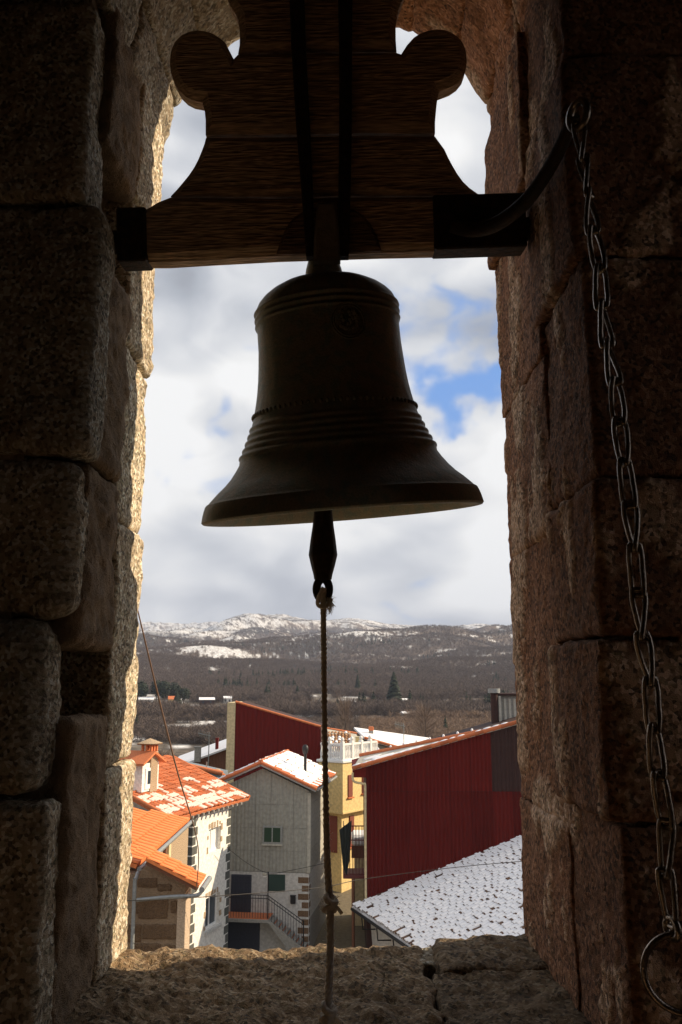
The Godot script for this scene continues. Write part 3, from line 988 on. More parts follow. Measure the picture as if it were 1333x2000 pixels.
# a slab with parallelogram outline in world space, thickness downwards along its normal
func slab(called: String, parent: Node3D, mat: Material, a: Vector3, b: Vector3, c: Vector3, d: Vector3, thick: float) -> MeshInstance3D:
	var inv := parent.transform.affine_inverse()
	var n := (b - a).cross(d - a).normalized()
	if n.y < 0.0:
		n = -n
	var top: Array[Vector3] = [inv * a, inv * b, inv * c, inv * d]
	var low: Array[Vector3] = []
	for q: Vector3 in [a, b, c, d]:
		low.append(inv * (q - n * thick))
	n = inv.basis * n
	var g := Geo.new()
	g.quad(top[0], top[1], top[2], top[3], n)
	g.quad(low[0], low[1], low[2], low[3], -n)
	var mid := (top[0] + top[2]) * 0.5
	for k in 4:
		var k2 := (k + 1) % 4
		g.quad(top[k], top[k2], low[k2], low[k], (top[k] + top[k2]) * 0.5 - mid)
	return obj(called, g.mesh(), mat, parent)


# a wall in the local xy plane with rectangular openings cut out
func holed_wall(called: String, parent: Node3D, mat: Material, x0: float, x1: float, y0: float, y1: float, z0: float, z1: float, holes: Array) -> void:
	var c := CSGCombiner3D.new()
	c.name = called
	parent.add_child(c, true)
	var b := CSGBox3D.new()
	b.name = "body"
	b.size = Vector3(x1 - x0, y1 - y0, z1 - z0)
	b.position = Vector3((x0 + x1) / 2, (y0 + y1) / 2, (z0 + z1) / 2)
	b.material = mat
	c.add_child(b, true)
	for h: Rect2 in holes:
		var k := CSGBox3D.new()
		k.name = "opening"
		k.operation = CSGShape3D.OPERATION_SUBTRACTION
		k.size = Vector3(h.size.x, h.size.y, (z1 - z0) * 0.62)
		k.position = Vector3(h.position.x + h.size.x / 2, h.position.y + h.size.y / 2, z1 - (z1 - z0) * 0.31 + 0.01)
		k.material = mat
		c.add_child(k, true)


func prism_part(called: String, parent: Node3D, mat: Material, pts: Array, z0: float, z1: float, bevel := 0.0, basis := Basis.IDENTITY, at := Vector3.ZERO) -> MeshInstance3D:
	var g := Geo.new()
	g.prism(poly(pts), z0, z1, bevel)
	return obj(called, g.mesh(), mat, parent, at, basis)


# ------------------------------------------------------------------ the village
func white_house() -> void:
	var h := thing("white_house", "whitewashed house with grey quoins and an orange roof dusted with snow", "house", Vector3(-6.08, -12.0, -36.0), 72.8)
	var up := Rect2(1.5, 4.93, 1.22, 0.98)
	var dn := Rect2(1.42, 1.90, 1.40, 1.28)
	holed_wall("wall", h, M.limewash, 0.0, 3.73, -0.8, 6.58, -0.42, 0.0, [up, dn])
	prism_part("gable_wall", h, M.grey_base, [-0.43, -0.8, -0.43, 6.72, -4.0, 8.28, -8.0, 6.6, -8.0, -0.8], -3.70, -0.004, 0.0, Basis(Vector3.UP, -PI / 2), Vector3.ZERO)
	for w: Array in [[up, 0.0], [dn, 1.0]]:
		var r: Rect2 = w[0]
		var f := Geo.new()
		for q: Array in [[0.0, 0.5, 0.08, 1.0], [1.0, 0.5, 0.08, 1.0], [0.5, 0.0, 1.0, 0.08], [0.5, 1.0, 1.0, 0.08], [0.5, 0.5, 0.06, 0.9]]:
			f.box(Vector3(r.position.x + lerpf(0.04, r.size.x - 0.04, q[0]), r.position.y + lerpf(0.04, r.size.y - 0.04, q[1]), -0.20), Vector3(0.08 if q[2] < 0.5 else r.size.x, 0.08 if q[3] < 0.5 else r.size.y - 0.16, 0.06))
		var win := obj("window", f.mesh(), M.white_paint, h)
		if w[1] < 0.5:
			part_box("shutter", win, M.white_paint, Vector3(r.get_center().x, r.get_center().y, -0.215), Vector3(r.size.x - 0.1, r.size.y - 0.1, 0.03))
		else:
			part_box("pane", win, M.glass, Vector3(r.get_center().x, r.get_center().y, -0.215), Vector3(r.size.x - 0.1, r.size.y - 0.1, 0.02))
			part_box("sill", win, M.grey_base, Vector3(r.get_center().x, r.position.y - 0.07, 0.0), Vector3(r.size.x + 0.1, 0.13, 0.16), 0.01)
		for k in 9:
			var on_top := k < 5
			var cx := r.position.x + (0.06 + k * 0.26 if on_top else (-0.07 if k % 2 else r.size.x + 0.07))
			var cy := r.position.y + (r.size.y + 0.13 if on_top else 0.15 + (k - 5) * 0.26)
			part_box("bare_stone", h, M.rough_mortar, Vector3(cx, cy, -0.01), Vector3(rng.randf_range(0.14, 0.25), rng.randf_range(0.16, 0.30), 0.045), 0.014, Basis(Vector3.BACK, rng.randf_range(-0.2, 0.2)))
	for side in 2:
		for k in 18:
			var long := k % 2 == 0
			var w := 0.46 if long else 0.30
			var d := 0.36 if long else 0.60
			if side == 0:
				part_box("quoin", h, M.quoin, Vector3(w / 2 - 0.012, 0.10 + k * 0.372, 0.012 - d / 2), Vector3(w, 0.325, d), 0.012)
			else:
				part_box("quoin", h, M.quoin, Vector3(3.742 - w / 2, -0.02 + k * 0.372, 0.012 - d / 2), Vector3(w, 0.33, d), 0.012)
	# lighter dressed stones beside the near quoins on the shaded gable
	for k in 14:
		part_box("dressed_stone", h, M.quoin if k % 3 else M.grey_base, Vector3(-0.004, 0.30 + k * 0.425, -0.66 - 0.25 * (k % 2)), Vector3(0.03, 0.36, 0.46), 0.012)
	# roof: the slope over the windows and the one behind
	var A := Vector3(-6.56, -5.14, -33.8)
	var e := Vector3(0.354, 0, -0.935)
	var u := Vector3(-0.868, 0.371, -0.329)
	var L := 6.65
	slab("roof", h, M.terracotta, A, A + e * L, A + e * L + u * 4.4, A + u * 4.4, 0.10)
	var R := A + u * 4.4
	var u2 := Vector3(-0.868, -0.371, -0.329)
	slab("roof", h, M.terracotta, R, R + e * L, R + e * L + u2 * 4.4, R + u2 * 4.4, 0.10)
	for k in 14:
		part_box("rafter_end", h, M.concrete, h.transform.affine_inverse() * (A + e * (0.3 + k * 0.42) + u * 0.14 + Vector3(0, -0.16, 0)), Vector3(0.10, 0.10, 0.40), 0.0)
	tiles(h, A + Vector3(0, 0.03, 0), e, u, L, 4.5, 0.165, 0.31, M.roof_tile, func(s: float, t: float) -> float:
		var row := int(t / 0.31 + 0.1)
		var c: float = [0.15, 0.97, 0.95, 0.20, 0.95, 0.75, 0.10, 0.70, 0.30, 0.08, 0.06, 0.02, 0.0, 0.0, 0.0, 0.0, 0.0][mini(row, 16)]
		return c * smoothstep(-0.75 + 0.09 * row, -0.2 + 0.09 * row, nz.get_noise_2d(s * 0.7, t * 1.3)), 300)
	rod("verge_line", h, M.terracotta, [h.transform.affine_inverse() * (A + e * L + Vector3(0, 0.06, 0)), h.transform.affine_inverse() * (A + e * L + u * 4.4 + Vector3(0, 0.06, 0))], 0.085, 8)
	rod("verge_line", h, M.terracotta, [h.transform.affine_inverse() * (A + Vector3(0, 0.06, 0)), h.transform.affine_inverse() * (A + u * 4.4 + Vector3(0, 0.06, 0))], 0.085, 8)
	# dormer with its white window, and the chimney beside it
	var dt := Basis(Vector3.UP, deg_to_rad(-3.0))
	var inv := h.transform.affine_inverse()
	var dorm := part_box("dormer", h, M.limewash, inv * Vector3(-8.42, -3.72, -35.75), Vector3(1.2, 1.1, 1.3), 0.0, dt)
	var fr := part_box("window", dorm, M.white_paint, Vector3(-0.02, -0.05, 0.66), Vector3(0.75, 0.82, 0.05), 0.01)
	part_box("pane", fr, M.glass, Vector3(0, 0.04, 0.02), Vector3(0.46, 0.52, 0.02))
	part_box("window", dorm, M.white_paint, Vector3(0.61, -0.05, 0.15), Vector3(0.05, 0.75, 0.5), 0.01)
	var rf := Geo.new()
	rf.prism(poly([-0.85, 0.50, 0.0, 0.92, 0.85, 0.50, 0.85, 0.58, 0.0, 1.02, -0.85, 0.58]), -0.75, 0.86)
	obj("roof", rf.mesh(), M.terracotta, dorm)
	var ch := part_box("chimney", h, M.rough_mortar, inv * Vector3(-7.95, -3.55, -35.8), Vector3(0.54, 1.62, 0.54), 0.02, dt)
	for q: Vector2 in [Vector2(-0.2, -0.2), Vector2(0.2, -0.2), Vector2(-0.2, 0.2), Vector2(0.2, 0.2), Vector2(0, 0.2), Vector2(0.2, 0), Vector2(-0.2, 0)]:
		part_box("brick", ch, M.terracotta, Vector3(q.x, 0.95, q.y), Vector3(0.10, 0.29, 0.10), 0.01)
	var cap := Geo.new()
	cap.lathe(PackedVector2Array([Vector2(0.01, 1.34), Vector2(0.54, 1.14), Vector2(0.54, 1.14), Vector2(0.52, 1.09), Vector2(0.01, 1.09)]), 4, Transform3D(Basis(Vector3.UP, PI / 4), Vector3.ZERO))
	obj("chimney_cap", cap.mesh(), M.rough_mortar, ch)


func grey_house() -> void:
	var h := thing("grey_house", "grey gabled house clad in fibre panels with a white ground floor and snowy roof", "house", Vector3(-1.51, -12.0, -41.65), -8.0)
	var lw := -4.7
	prism_part("wall", h, M.concrete, [0.0, 3.2, 0.0, 6.98, -2.3, 8.0, lw, 6.9, lw, 3.2], -5.6, -0.03)
	part_box("ground_floor", h, M.grey_base, Vector3(lw / 2 + 0.005, 1.34, -2.75), Vector3(-lw + 0.01, 3.88, 5.5))
	var gable := func(x: float) -> float: return 7.0 - 0.435 * (absf(x + 2.3) - 2.3) - 0.02
	var cols := [lw, -3.55, -2.62, -1.87, -0.76, -0.02]
	var rows := [3.30, 4.24, 5.27, 6.33, 9.0]
	for i in 5:
		for j in 4:
			var g := Geo.new()
			var lo: float = rows[j] + 0.011
			var hi: float = rows[j + 1] - 0.006
			if minf(hi, gable.call((cols[i] + cols[i + 1]) / 2)) <= lo + 0.05:
				continue
			g.corrugated(cols[i] + 0.007, cols[i + 1] - 0.007, func(_x: float) -> float: return lo, func(x: float) -> float: return maxf(lo, minf(hi, gable.call(x))), 0.175, 0.012, 0.012 * ((i + j) % 2))
			obj("panel", g.mesh(), M.fibre, h)
	for i in 5:
		for j in 4:
			var g := Geo.new()
			var lo: float = rows[j] + 0.011
			var hi := minf(rows[j + 1] - 0.006, 6.95)
			g.corrugated(0.0, 1.10, func(_x: float) -> float: return lo, func(_x: float) -> float: return hi, 0.175, 0.014, 0.004 + 0.012 * ((i + j) % 2))
			obj("panel", g.mesh(), M.fibre_pale, h, Vector3(0, 0, -i * 1.115), Basis(Vector3.UP, PI / 2))
	part_box("corner_strip", h, M.fibre_pale, Vector3(0.0, 5.1, 0.0), Vector3(0.16, 3.6, 0.10), 0.01)
	part_box("plinth_band", h, M.concrete, Vector3(0.012, 0.35, -2.9), Vector3(0.04, 1.9, 5.2), 0.0)
	# window, shutter, door, letterbox
	var w := part_box("window", h, M.zinc, Vector3(-1.77, 4.95, 0.045), Vector3(0.95, 0.80, 0.07), 0.012)
	for s: float in [-0.21, 0.21]:
		part_box("pane", w, M.green_blind, Vector3(s, 0.02, 0.03), Vector3(0.36, 0.64, 0.02))
	part_box("sill", w, M.fibre_pale, Vector3(0, -0.43, 0.03), Vector3(1.02, 0.07, 0.12), 0.01)
	var sh := part_box("shutter", h, M.green_shutter, Vector3(-1.52, 2.84, 0.02), Vector3(0.78, 0.74, 0.06), 0.01)
	part_box("shutter_frame", sh, M.grey_base, Vector3(0, 0.40, 0.0), Vector3(0.86, 0.05, 0.08))
	var dr := part_box("door", h, M.dark_door, Vector3(-3.24, 2.28, 0.02), Vector3(0.98, 1.74, 0.07), 0.01)
	for k in 6:
		part_box("door_board", dr, M.dark_door, Vector3(-0.41 + k * 0.164, 0.0, 0.04), Vector3(0.15, 1.66, 0.02), 0.006)
	var mb := part_box("letterbox", h, M.black_iron, Vector3(-0.73, 2.12, 0.08), Vector3(0.24, 0.34, 0.14), 0.03)
	part_box("letterbox_lid", mb, M.black_iron, Vector3(0, 0.19, 0.01), Vector3(0.27, 0.04, 0.17), 0.01)
	for k in 9:
		var long := k % 2 == 0
		part_box("quoin", h, M.brown_stone, Vector3(0.012 - (0.27 if long else 0.18), 0.06 + k * 0.365, 0.012 - (0.16 if long else 0.25)), Vector3(0.54 if long else 0.36, 0.30, 0.32 if long else 0.5), 0.03)
	# roof with snow
	var X := h.transform
	var ridge_f := X * Vector3(-2.3, 8.30, 0.45)
	var ridge_b := X * Vector3(-2.3, 8.30, -5.9)
	var e := (ridge_b - ridge_f).normalized()
	for s: float in [-1.0, 1.0]:
		var eave_f := X * Vector3(-2.3 + s * 2.72, 7.12, 0.45)
		var u := (ridge_f - eave_f).normalized()
		var hh := eave_f.distance_to(ridge_f)
		slab("roof", h, M.zinc, eave_f, eave_f + e * 6.35, ridge_b, ridge_f, 0.14)
		tiles(h, eave_f + Vector3(0, 0.02, 0), e, u, 6.35, hh, 0.235, 0.38, M.terracotta, func(sx: float, t: float) -> float:
			return 0.93 if t > 0.3 and sx > 0.3 else 0.35, 150)
	for k in 16:
		var g := Geo.new()
		g.tube(PackedVector3Array([Vector3(0, 0, 0), Vector3(0, 0.012, -0.44)]), [0.125, 0.11], 8)
		obj("ridge_tile", g.mesh(), M.terracotta, h, Vector3(-2.3, 8.335, 0.47 - k * 0.40))
	for s: float in [-1.0, 1.0]:
		for k in 7:
			var g := Geo.new()
			g.tube(PackedVector3Array([Vector3.ZERO, Vector3(-s * 0.40, 0.175, 0)]), [0.085, 0.075], 8)
			obj("verge_tile", g.mesh(), M.terracotta, h, Vector3(-2.3 + s * (2.72 - k * 0.385), 7.14 + k * 0.167, 0.45))
	var gut := rod("gutter", h, M.zinc, [Vector3(0.46, 7.08, 0.35), Vector3(0.46, 7.05, -5.8)], 0.06, 8)
	gut.name = "gutter"
	var fl := rod("flue", h, M.black_iron, [Vector3(-0.62, 7.5, -2.2), Vector3(-0.62, 8.55, -2.2)], 0.075, 10)
	var cow := Geo.new()
	cow.lathe(PackedVector2Array([Vector2(0.01, 8.98), Vector2(0.10, 8.95), Vector2(0.155, 8.85), Vector2(0.16, 8.70), Vector2(0.12, 8.56), Vector2(0.07, 8.50)]), 14, Transform3D(Basis.IDENTITY, Vector3(-0.62, 0, -2.2)))
	obj("cowl", cow.mesh(), M.black_iron, fl)

	# outside stair
	var S := thing("outside_stair", "stone stair and landing with a black iron railing against the grey house", "staircase", Vector3(-1.51, -12.0, -41.65), -8.0)
	part_box("landing", S, M.concrete, Vector3(-3.1, 1.40, 0.55), Vector3(2.9, 0.16, 1.05), 0.015)
	part_box("landing_tiles", S, M.terracotta, Vector3(-3.1, 1.495, 0.55), Vector3(2.84, 0.03, 1.0))
	prism_part("stringer", S, M.concrete, [-1.66, 1.32, -1.66, 1.46, -0.02, 0.30, -0.02, -0.25, -0.35, -0.25], 0.94, 1.06)
	for k in 8:
		part_box("step", S, M.concrete, Vector3(-1.56 + k * 0.205, 1.30 - k * 0.148, 0.5), Vector3(0.23, 0.15, 0.86), 0.012)
		part_box("riser", S, M.terracotta, Vector3(-1.452 + k * 0.205, 1.225 - k * 0.148, 0.5), Vector3(0.02, 0.13, 0.84))
	part_box("cellar_door", S, M.dark_door, Vector3(-3.3, 0.5, 0.06), Vector3(2.0, 1.6, 0.08), 0.01)
	rod("newel", S, M.black_iron, [Vector3(-1.72, 1.35, 1.0), Vector3(-1.72, 3.52, 1.0)], 0.028, 8)
	rod("newel", S, M.black_iron, [Vector3(-0.05, 0.1, 1.0), Vector3(-0.05, 1.50, 1.0)], 0.028, 8)
	for y: float in [0.0, -0.14]:
		rod("handrail", S, M.black_iron, [Vector3(-4.4, 2.50 + y, 1.0), Vector3(-1.72, 2.50 + y, 1.0), Vector3(-0.05, 1.45 + y, 1.0)], 0.02, 6)
	for k in 34:
		var x := -4.35 + k * 0.128
		var top := 2.50 if x < -1.72 else 2.50 - (x + 1.72) * 0.629
		var bot := 1.5 if x < -1.72 else 1.5 - (x + 1.72) * 0.70
		rod("baluster", S, M.black_iron, [Vector3(x, bot - 0.05, 1.0), Vector3(x, top, 1.0)], 0.011, 5)
	var lamp := part_box("lamp", S, M.fibre_pale, Vector3(-1.88, 3.42, 1.0), Vector3(0.22, 0.14, 0.16), 0.03)
	part_box("lamp_glass", lamp, M.white_paint, Vector3(0, -0.10, 0), Vector3(0.14, 0.08, 0.1), 0.02)


func cottage() -> void:
	var h := thing("stone_cottage", "rubble stone cottage with bright orange roofs in the lower left corner", "house", Vector3(-5.1, -12.4, -22.3))
	var o := -h.position
	var p := func(x: float, y: float, d: float) -> Vector3: return Vector3(x, y, -d) + o
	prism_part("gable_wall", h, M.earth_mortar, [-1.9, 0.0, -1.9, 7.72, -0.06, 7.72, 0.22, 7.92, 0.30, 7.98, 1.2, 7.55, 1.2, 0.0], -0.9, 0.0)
	prism_part("corner_pier", h, M.pier, [1.02, 0.0, 1.02, 7.15, 1.24, 7.25, 1.24, 0.0], -0.6, 0.05, 0.015)
	# the big stones set in the gable
	for q: Array in [[0.42, 6.93, 0.74, 0.50], [0.62, 6.38, 0.88, 0.34], [-0.02, 6.35, 0.34, 0.40], [0.30, 5.90, 0.70, 0.42], [0.86, 5.88, 0.30, 0.40], [0.24, 7.52, 0.5, 0.22], [0.68, 7.40, 0.34, 0.16], [0.02, 6.95, 0.18, 0.30], [0.92, 6.95, 0.16, 0.30]]:
		stone(h, "wall_stone", Vector3(q[0] - q[2] / 2, q[1] - q[3] / 2, -0.12) - o, Vector3(q[0] + q[2] / 2, q[1] + q[3] / 2, 0.035) - o, 0.03, 0.03, 0.05, M.brown_stone, 1.25)
	# long side wall facing right, in the light
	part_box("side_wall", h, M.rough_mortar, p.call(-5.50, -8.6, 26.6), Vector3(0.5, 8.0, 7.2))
	part_box("door_post", h, M.brown_wood, p.call(-5.22, -5.9, 26.1), Vector3(0.12, 2.6, 0.18), 0.01)
	part_box("door_post", h, M.cream, p.call(-5.22, -5.9, 26.7), Vector3(0.10, 2.6, 0.30), 0.01)
	# main roof
	var A := Vector3(-5.18, -4.50, -22.5)
	var e := Vector3(0, 0, -1)
	var u := Vector3(-0.949, 0.316, 0)
	slab("roof", h, M.terracotta_new, A, A + e * 7.6, A + e * 5.6 + u * 1.75, A + u * 1.75, 0.10)
	tiles(h, A + Vector3(0, 0.0, 0), e, u, 7.5, 1.7, 0.36, 0.58, M.terracotta_new, func(_s: float, _t: float) -> float: return 0.0, 300, func(s: float, t: float) -> bool: return s < 7.5 - t * 1.1)
	slab("roof", h, M.terracotta_new, A + u * 1.76, A + e * 5.6 + u * 1.76, A + e * 5.6 + u * 1.76 + Vector3(-2.0, -0.7, 0), A + u * 1.76 + Vector3(-2.0, -0.7, 0), 0.10)
	# small roof over the gable, sloping to the right
	var C := Vector3(-3.50, -4.86, -21.95)
	var u2 := Vector3(-0.905, 0.425, 0)
	slab("small_roof", h, M.terracotta_new, C, C + e * 1.05, C + e * 1.05 + u2 * 1.48, C + u2 * 1.48, 0.07)
	tiles(h, C, e, u2, 1.06, 1.45, 0.262, 0.36, M.terracotta_new, func(s: float, t: float) -> float: return 0.08 if t < 0.5 else 0.0)
	part_box("barge_board", h, M.brown_wood, p.call(-4.20, -4.66, 22.05), Vector3(1.45, 0.10, 0.06), 0.0, Basis(Vector3.BACK, -0.44))
	# gutters and pipes
	rod("gutter", h, M.zinc, [p.call(-5.10, -4.60, 22.4), p.call(-5.10, -4.60, 30.0)], 0.065, 8)
	rod("gutter", h, M.zinc, [p.call(-3.42, -4.95, 21.85), p.call(-3.42, -4.95, 23.1)], 0.07, 8)
	rod("drainpipe", h, M.zinc, smooth([p.call(-5.08, -4.62, 22.2), p.call(-5.10, -4.78, 22.0), p.call(-5.10, -5.0, 21.98), p.call(-5.08, -8.0, 21.98), p.call(-5.08, -12.3, 21.98)], 4), 0.05, 10)
	rod("drainpipe", h, M.zinc, smooth([p.call(-3.44, -4.97, 22.0), p.call(-3.47, -5.05, 21.95), p.call(-3.62, -5.10, 21.93), p.call(-4.2, -5.13, 21.95), p.call(-5.03, -5.21, 21.98)], 5), 0.046, 10)


func red_building() -> void:
	var h := thing("red_metal_building", "tall dark red corrugated metal building on the right with a snow edged tiled verge", "building", Vector3(1.16, -12.6, -40.0))
	var y0 := 12.6
	var line := func(x: float) -> float: return y0 - 3.72 + 0.2684 * (x + 0.0)
	var base := func(x: float) -> float: return maxf(0.0, y0 - 9.55 + 0.371 * x)
	var W := 11.0
	prism_part("wall", h, M.red_rust, [0.0, 0.0, 0.0, line.call(0.0) - 0.04, W, line.call(W) - 0.04, W, 0.0], -5.3, -0.05)
	var seam := y0 - 4.84
	var edges := [0.01, 0.92, 1.90, 2.82, 3.86, 4.84, 5.80, 6.72, 7.25, 8.7, 10.9]
	for k in 10:
		var tone := rng.randf_range(0.70, 1.0)
		var g := Geo.new()
		g.col = Color(tone, tone, tone)
		g.corrugated(edges[k], edges[k + 1] - 0.012, base, func(x: float) -> float: return maxf(base.call(x), seam), 0.185, 0.034, 0.006 * (k % 2))
		obj("metal_sheet", g.mesh(), M.red_metal, h)
		g = Geo.new()
		tone = rng.randf_range(0.70, 1.0)
		g.col = Color(tone, tone, tone)
		g.corrugated(edges[k], edges[k + 1] - 0.012, func(_x: float) -> float: return seam + 0.012, func(x: float) -> float: return maxf(seam + 0.012, line.call(x)), 0.185, 0.034, 0.014 + 0.006 * (k % 2))
		var s := obj("metal_sheet", g.mesh(), M.red_rust if k >= 6 else M.red_metal, h)
		if k >= 6:
			s.set_meta("label", "browner sheet of corrugated metal in the upper right of the wall")
	prism_part("eave_board", h, M.red_metal, [-0.60, y0 - 4.22, -0.60, line.call(-0.60), 0.0, line.call(0.0), 0.0, y0 - 4.22], -5.2, 0.02, 0.0)
	var a := Vector3(0.50, -3.86, -39.86)
	slab("roof", h, M.fibre_pale, a, a + Vector3(6.3, 0.2684 * 6.3, 0), a + Vector3(6.0, 0.2684 * 6.0, -0.5), a + Vector3(0.5, 0.2684 * 0.5, -5.5), 0.05)
	slab("roof", h, M.fibre_pale, a + Vector3(6.3, 0.2684 * 6.3, 0), a + Vector3(W + 0.6, 0.2684 * (W + 0.6), 0), a + Vector3(W + 0.6, 0.2684 * (W + 0.6) - 1.2, -5.3), a + Vector3(6.0, 0.2684 * 6.0 - 0.1, -0.52), 0.05)
	var up := Vector3(1, 0.2684, 0).normalized()
	var rot := Basis(Vector3.BACK, atan(0.2684))
	for k in 26:
		var g := Geo.new()
		g.col = [Color(1, 0.95, 0.9), Color(0.86, 0.8, 0.74), Color(0.72, 0.66, 0.6)][rng.randi() % 3]
		g.tube(PackedVector3Array([Vector3.ZERO, Vector3(0.46, 0.02, 0)]), [0.10, 0.085], 8)
		var at := a + up * (0.03 + k * 0.42) + Vector3(0, 0.05, 0.0) - h.position
		obj("verge_tile", g.mesh(), M.terracotta, h, at, rot)
		if k % 5 != 3:
			var s := Geo.new()
			s.ball(Vector3(0.22, 0.075, -0.06), Vector3(rng.randf_range(0.16, 0.25), rng.randf_range(0.045, 0.075), 0.10), 10, 6)
			obj("snow_cap", s.mesh(), M.snow, h, at, rot)
	var hip_a := a + Vector3(0.5, 0.2684 * 0.5 + 0.06, -5.48)
	var hip_b := a + Vector3(6.1, 0.2684 * 6.1 + 0.06, -0.45)
	var hip := (hip_b - hip_a).normalized()
	for k in 18:
		var g := Geo.new()
		g.tube(PackedVector3Array([Vector3.ZERO, hip * 0.42]), [0.10, 0.085], 8)
		obj("hip_tile", g.mesh(), M.terracotta, h, hip_a + hip * (k * 0.42) - h.position)
		if k % 2:
			var s := Geo.new()
			s.ball(Vector3.ZERO, Vector3(0.06, 0.09, 0.06), 7, 5)
			obj("snow_lump", s.mesh(), M.snow, h, hip_a + hip * (k * 0.42) + Vector3(0, 0.12, 0) - h.position)
	# what is left of the snow lies on the roof in uneven patches
	for k in 20:
		var sg := Geo.new()
		sg.ball(Vector3.ZERO, Vector3(rng.randf_range(0.25, 0.7), 0.03, rng.randf_range(0.2, 0.5)), 12, 6)
		var px := rng.randf_range(0.7, 4.6)
		obj("snow_patch", sg.mesh(), M.snow, h, a + up * px + Vector3(0, 0.01, -rng.randf_range(0.4, 1.0) * (4.6 - 0.86 * px)) - h.position, rot)
	rod("drainpipe", h, M.cream, smooth([Vector3(-0.62, y0 - 4.0, 0.06), Vector3(-0.62, y0 - 4.28, 0.06), Vector3(-0.50, y0 - 4.42, 0.06), Vector3(-0.12, y0 - 4.50, 0.06), Vector3(-0.05, y0 - 4.62, 0.06), Vector3(-0.05, y0 - 6.0, 0.06), Vector3(-0.05, y0 - 9.4, 0.06)], 4), 0.055, 10)
	# balcony on the side wall
	var b := thing("iron_balcony", "dark red iron balcony railing between the rope and the red metal building", "balcony", Vector3(0.62, -12.2, -41.6))
	part_box("slab", b, M.rail_red, Vector3(0.0, 3.50, 0), Vector3(1.05, 0.16, 1.5), 0.02)
	for y: float in [3.62, 5.10, 5.72]:
		rod("rail", b, M.rail_red, [Vector3(-0.50, y, 0.72), Vector3(0.50, y, 0.72)], 0.028, 6)
		rod("rail", b, M.rail_red, [Vector3(-0.50, y, 0.72), Vector3(-0.50, y, -0.70)], 0.018, 6)
	for k in 8:
		rod("bar", b, M.rail_red, [Vector3(-0.50 + k * 0.143, 3.55, 0.72), Vector3(-0.50 + k * 0.143, 5.74, 0.72)], 0.018, 5)
		rod("bar", b, M.rail_red, [Vector3(-0.50, 3.55, 0.72 - k * 0.19), Vector3(-0.50, 5.12, 0.72 - k * 0.19)], 0.012, 5)
	rod("post", b, M.brown_wood, [Vector3(-0.06, 0.0, 0.70), Vector3(-0.06, 3.45, 0.70)], 0.075, 8)
	var cl := thing("dark_cloth", "dark green cloth draped over the corner of the iron balcony", "cloth", Vector3(0.20, -8.4, -40.72))
	var cg := Geo.new()
	for i in 14:
		for j in 16:
			var f := func(ii: int, jj: int) -> Vector3:
				var s := ii / 14.0
				var t := jj / 16.0
				var x := lerpf(-0.28, 0.30, s) * (1.0 - 0.45 * t)
				return Vector3(x + 0.05 * t, 1.78 + 0.42 * s - t * 2.2 * (0.75 + 0.25 * (1.0 - absf(2.0 * s - 1.0))), 0.05 * sin(s * 15.0 + t * 2.0) + 0.03 * sin(s * 31.0))
			cg.quad(f.call(i, j), f.call(i + 1, j), f.call(i + 1, j + 1), f.call(i, j + 1), Vector3(0.1, 0.1, 1))
	tag(obj("dark_cloth_sheet", cg.mesh(), M.dark_cloth, cl), "", "")
	var sheet := cl.get_child(0)
	sheet.remove_meta("label")
	sheet.remove_meta("category")
	sheet.name = "sheet"
	# low annex behind the balcony
	var x := thing("annex", "low annex with pinkish tiles and a snow covered roof behind the iron balcony", "shed", Vector3(1.1, -12.2, -46.2))
	part_box("wall", x, M.cream, Vector3(0.1, 1.6, 0), Vector3(1.0, 3.8, 1.6))
	part_box("tile_facing", x, M.brown_wood, Vector3(-0.06, 3.75, 0.83), Vector3(1.0, 0.6, 0.06), 0.01)
	part_box("snow", x, M.snow, Vector3(0.0, 4.30, 0.1), Vector3(1.1, 0.55, 1.7), 0.12)


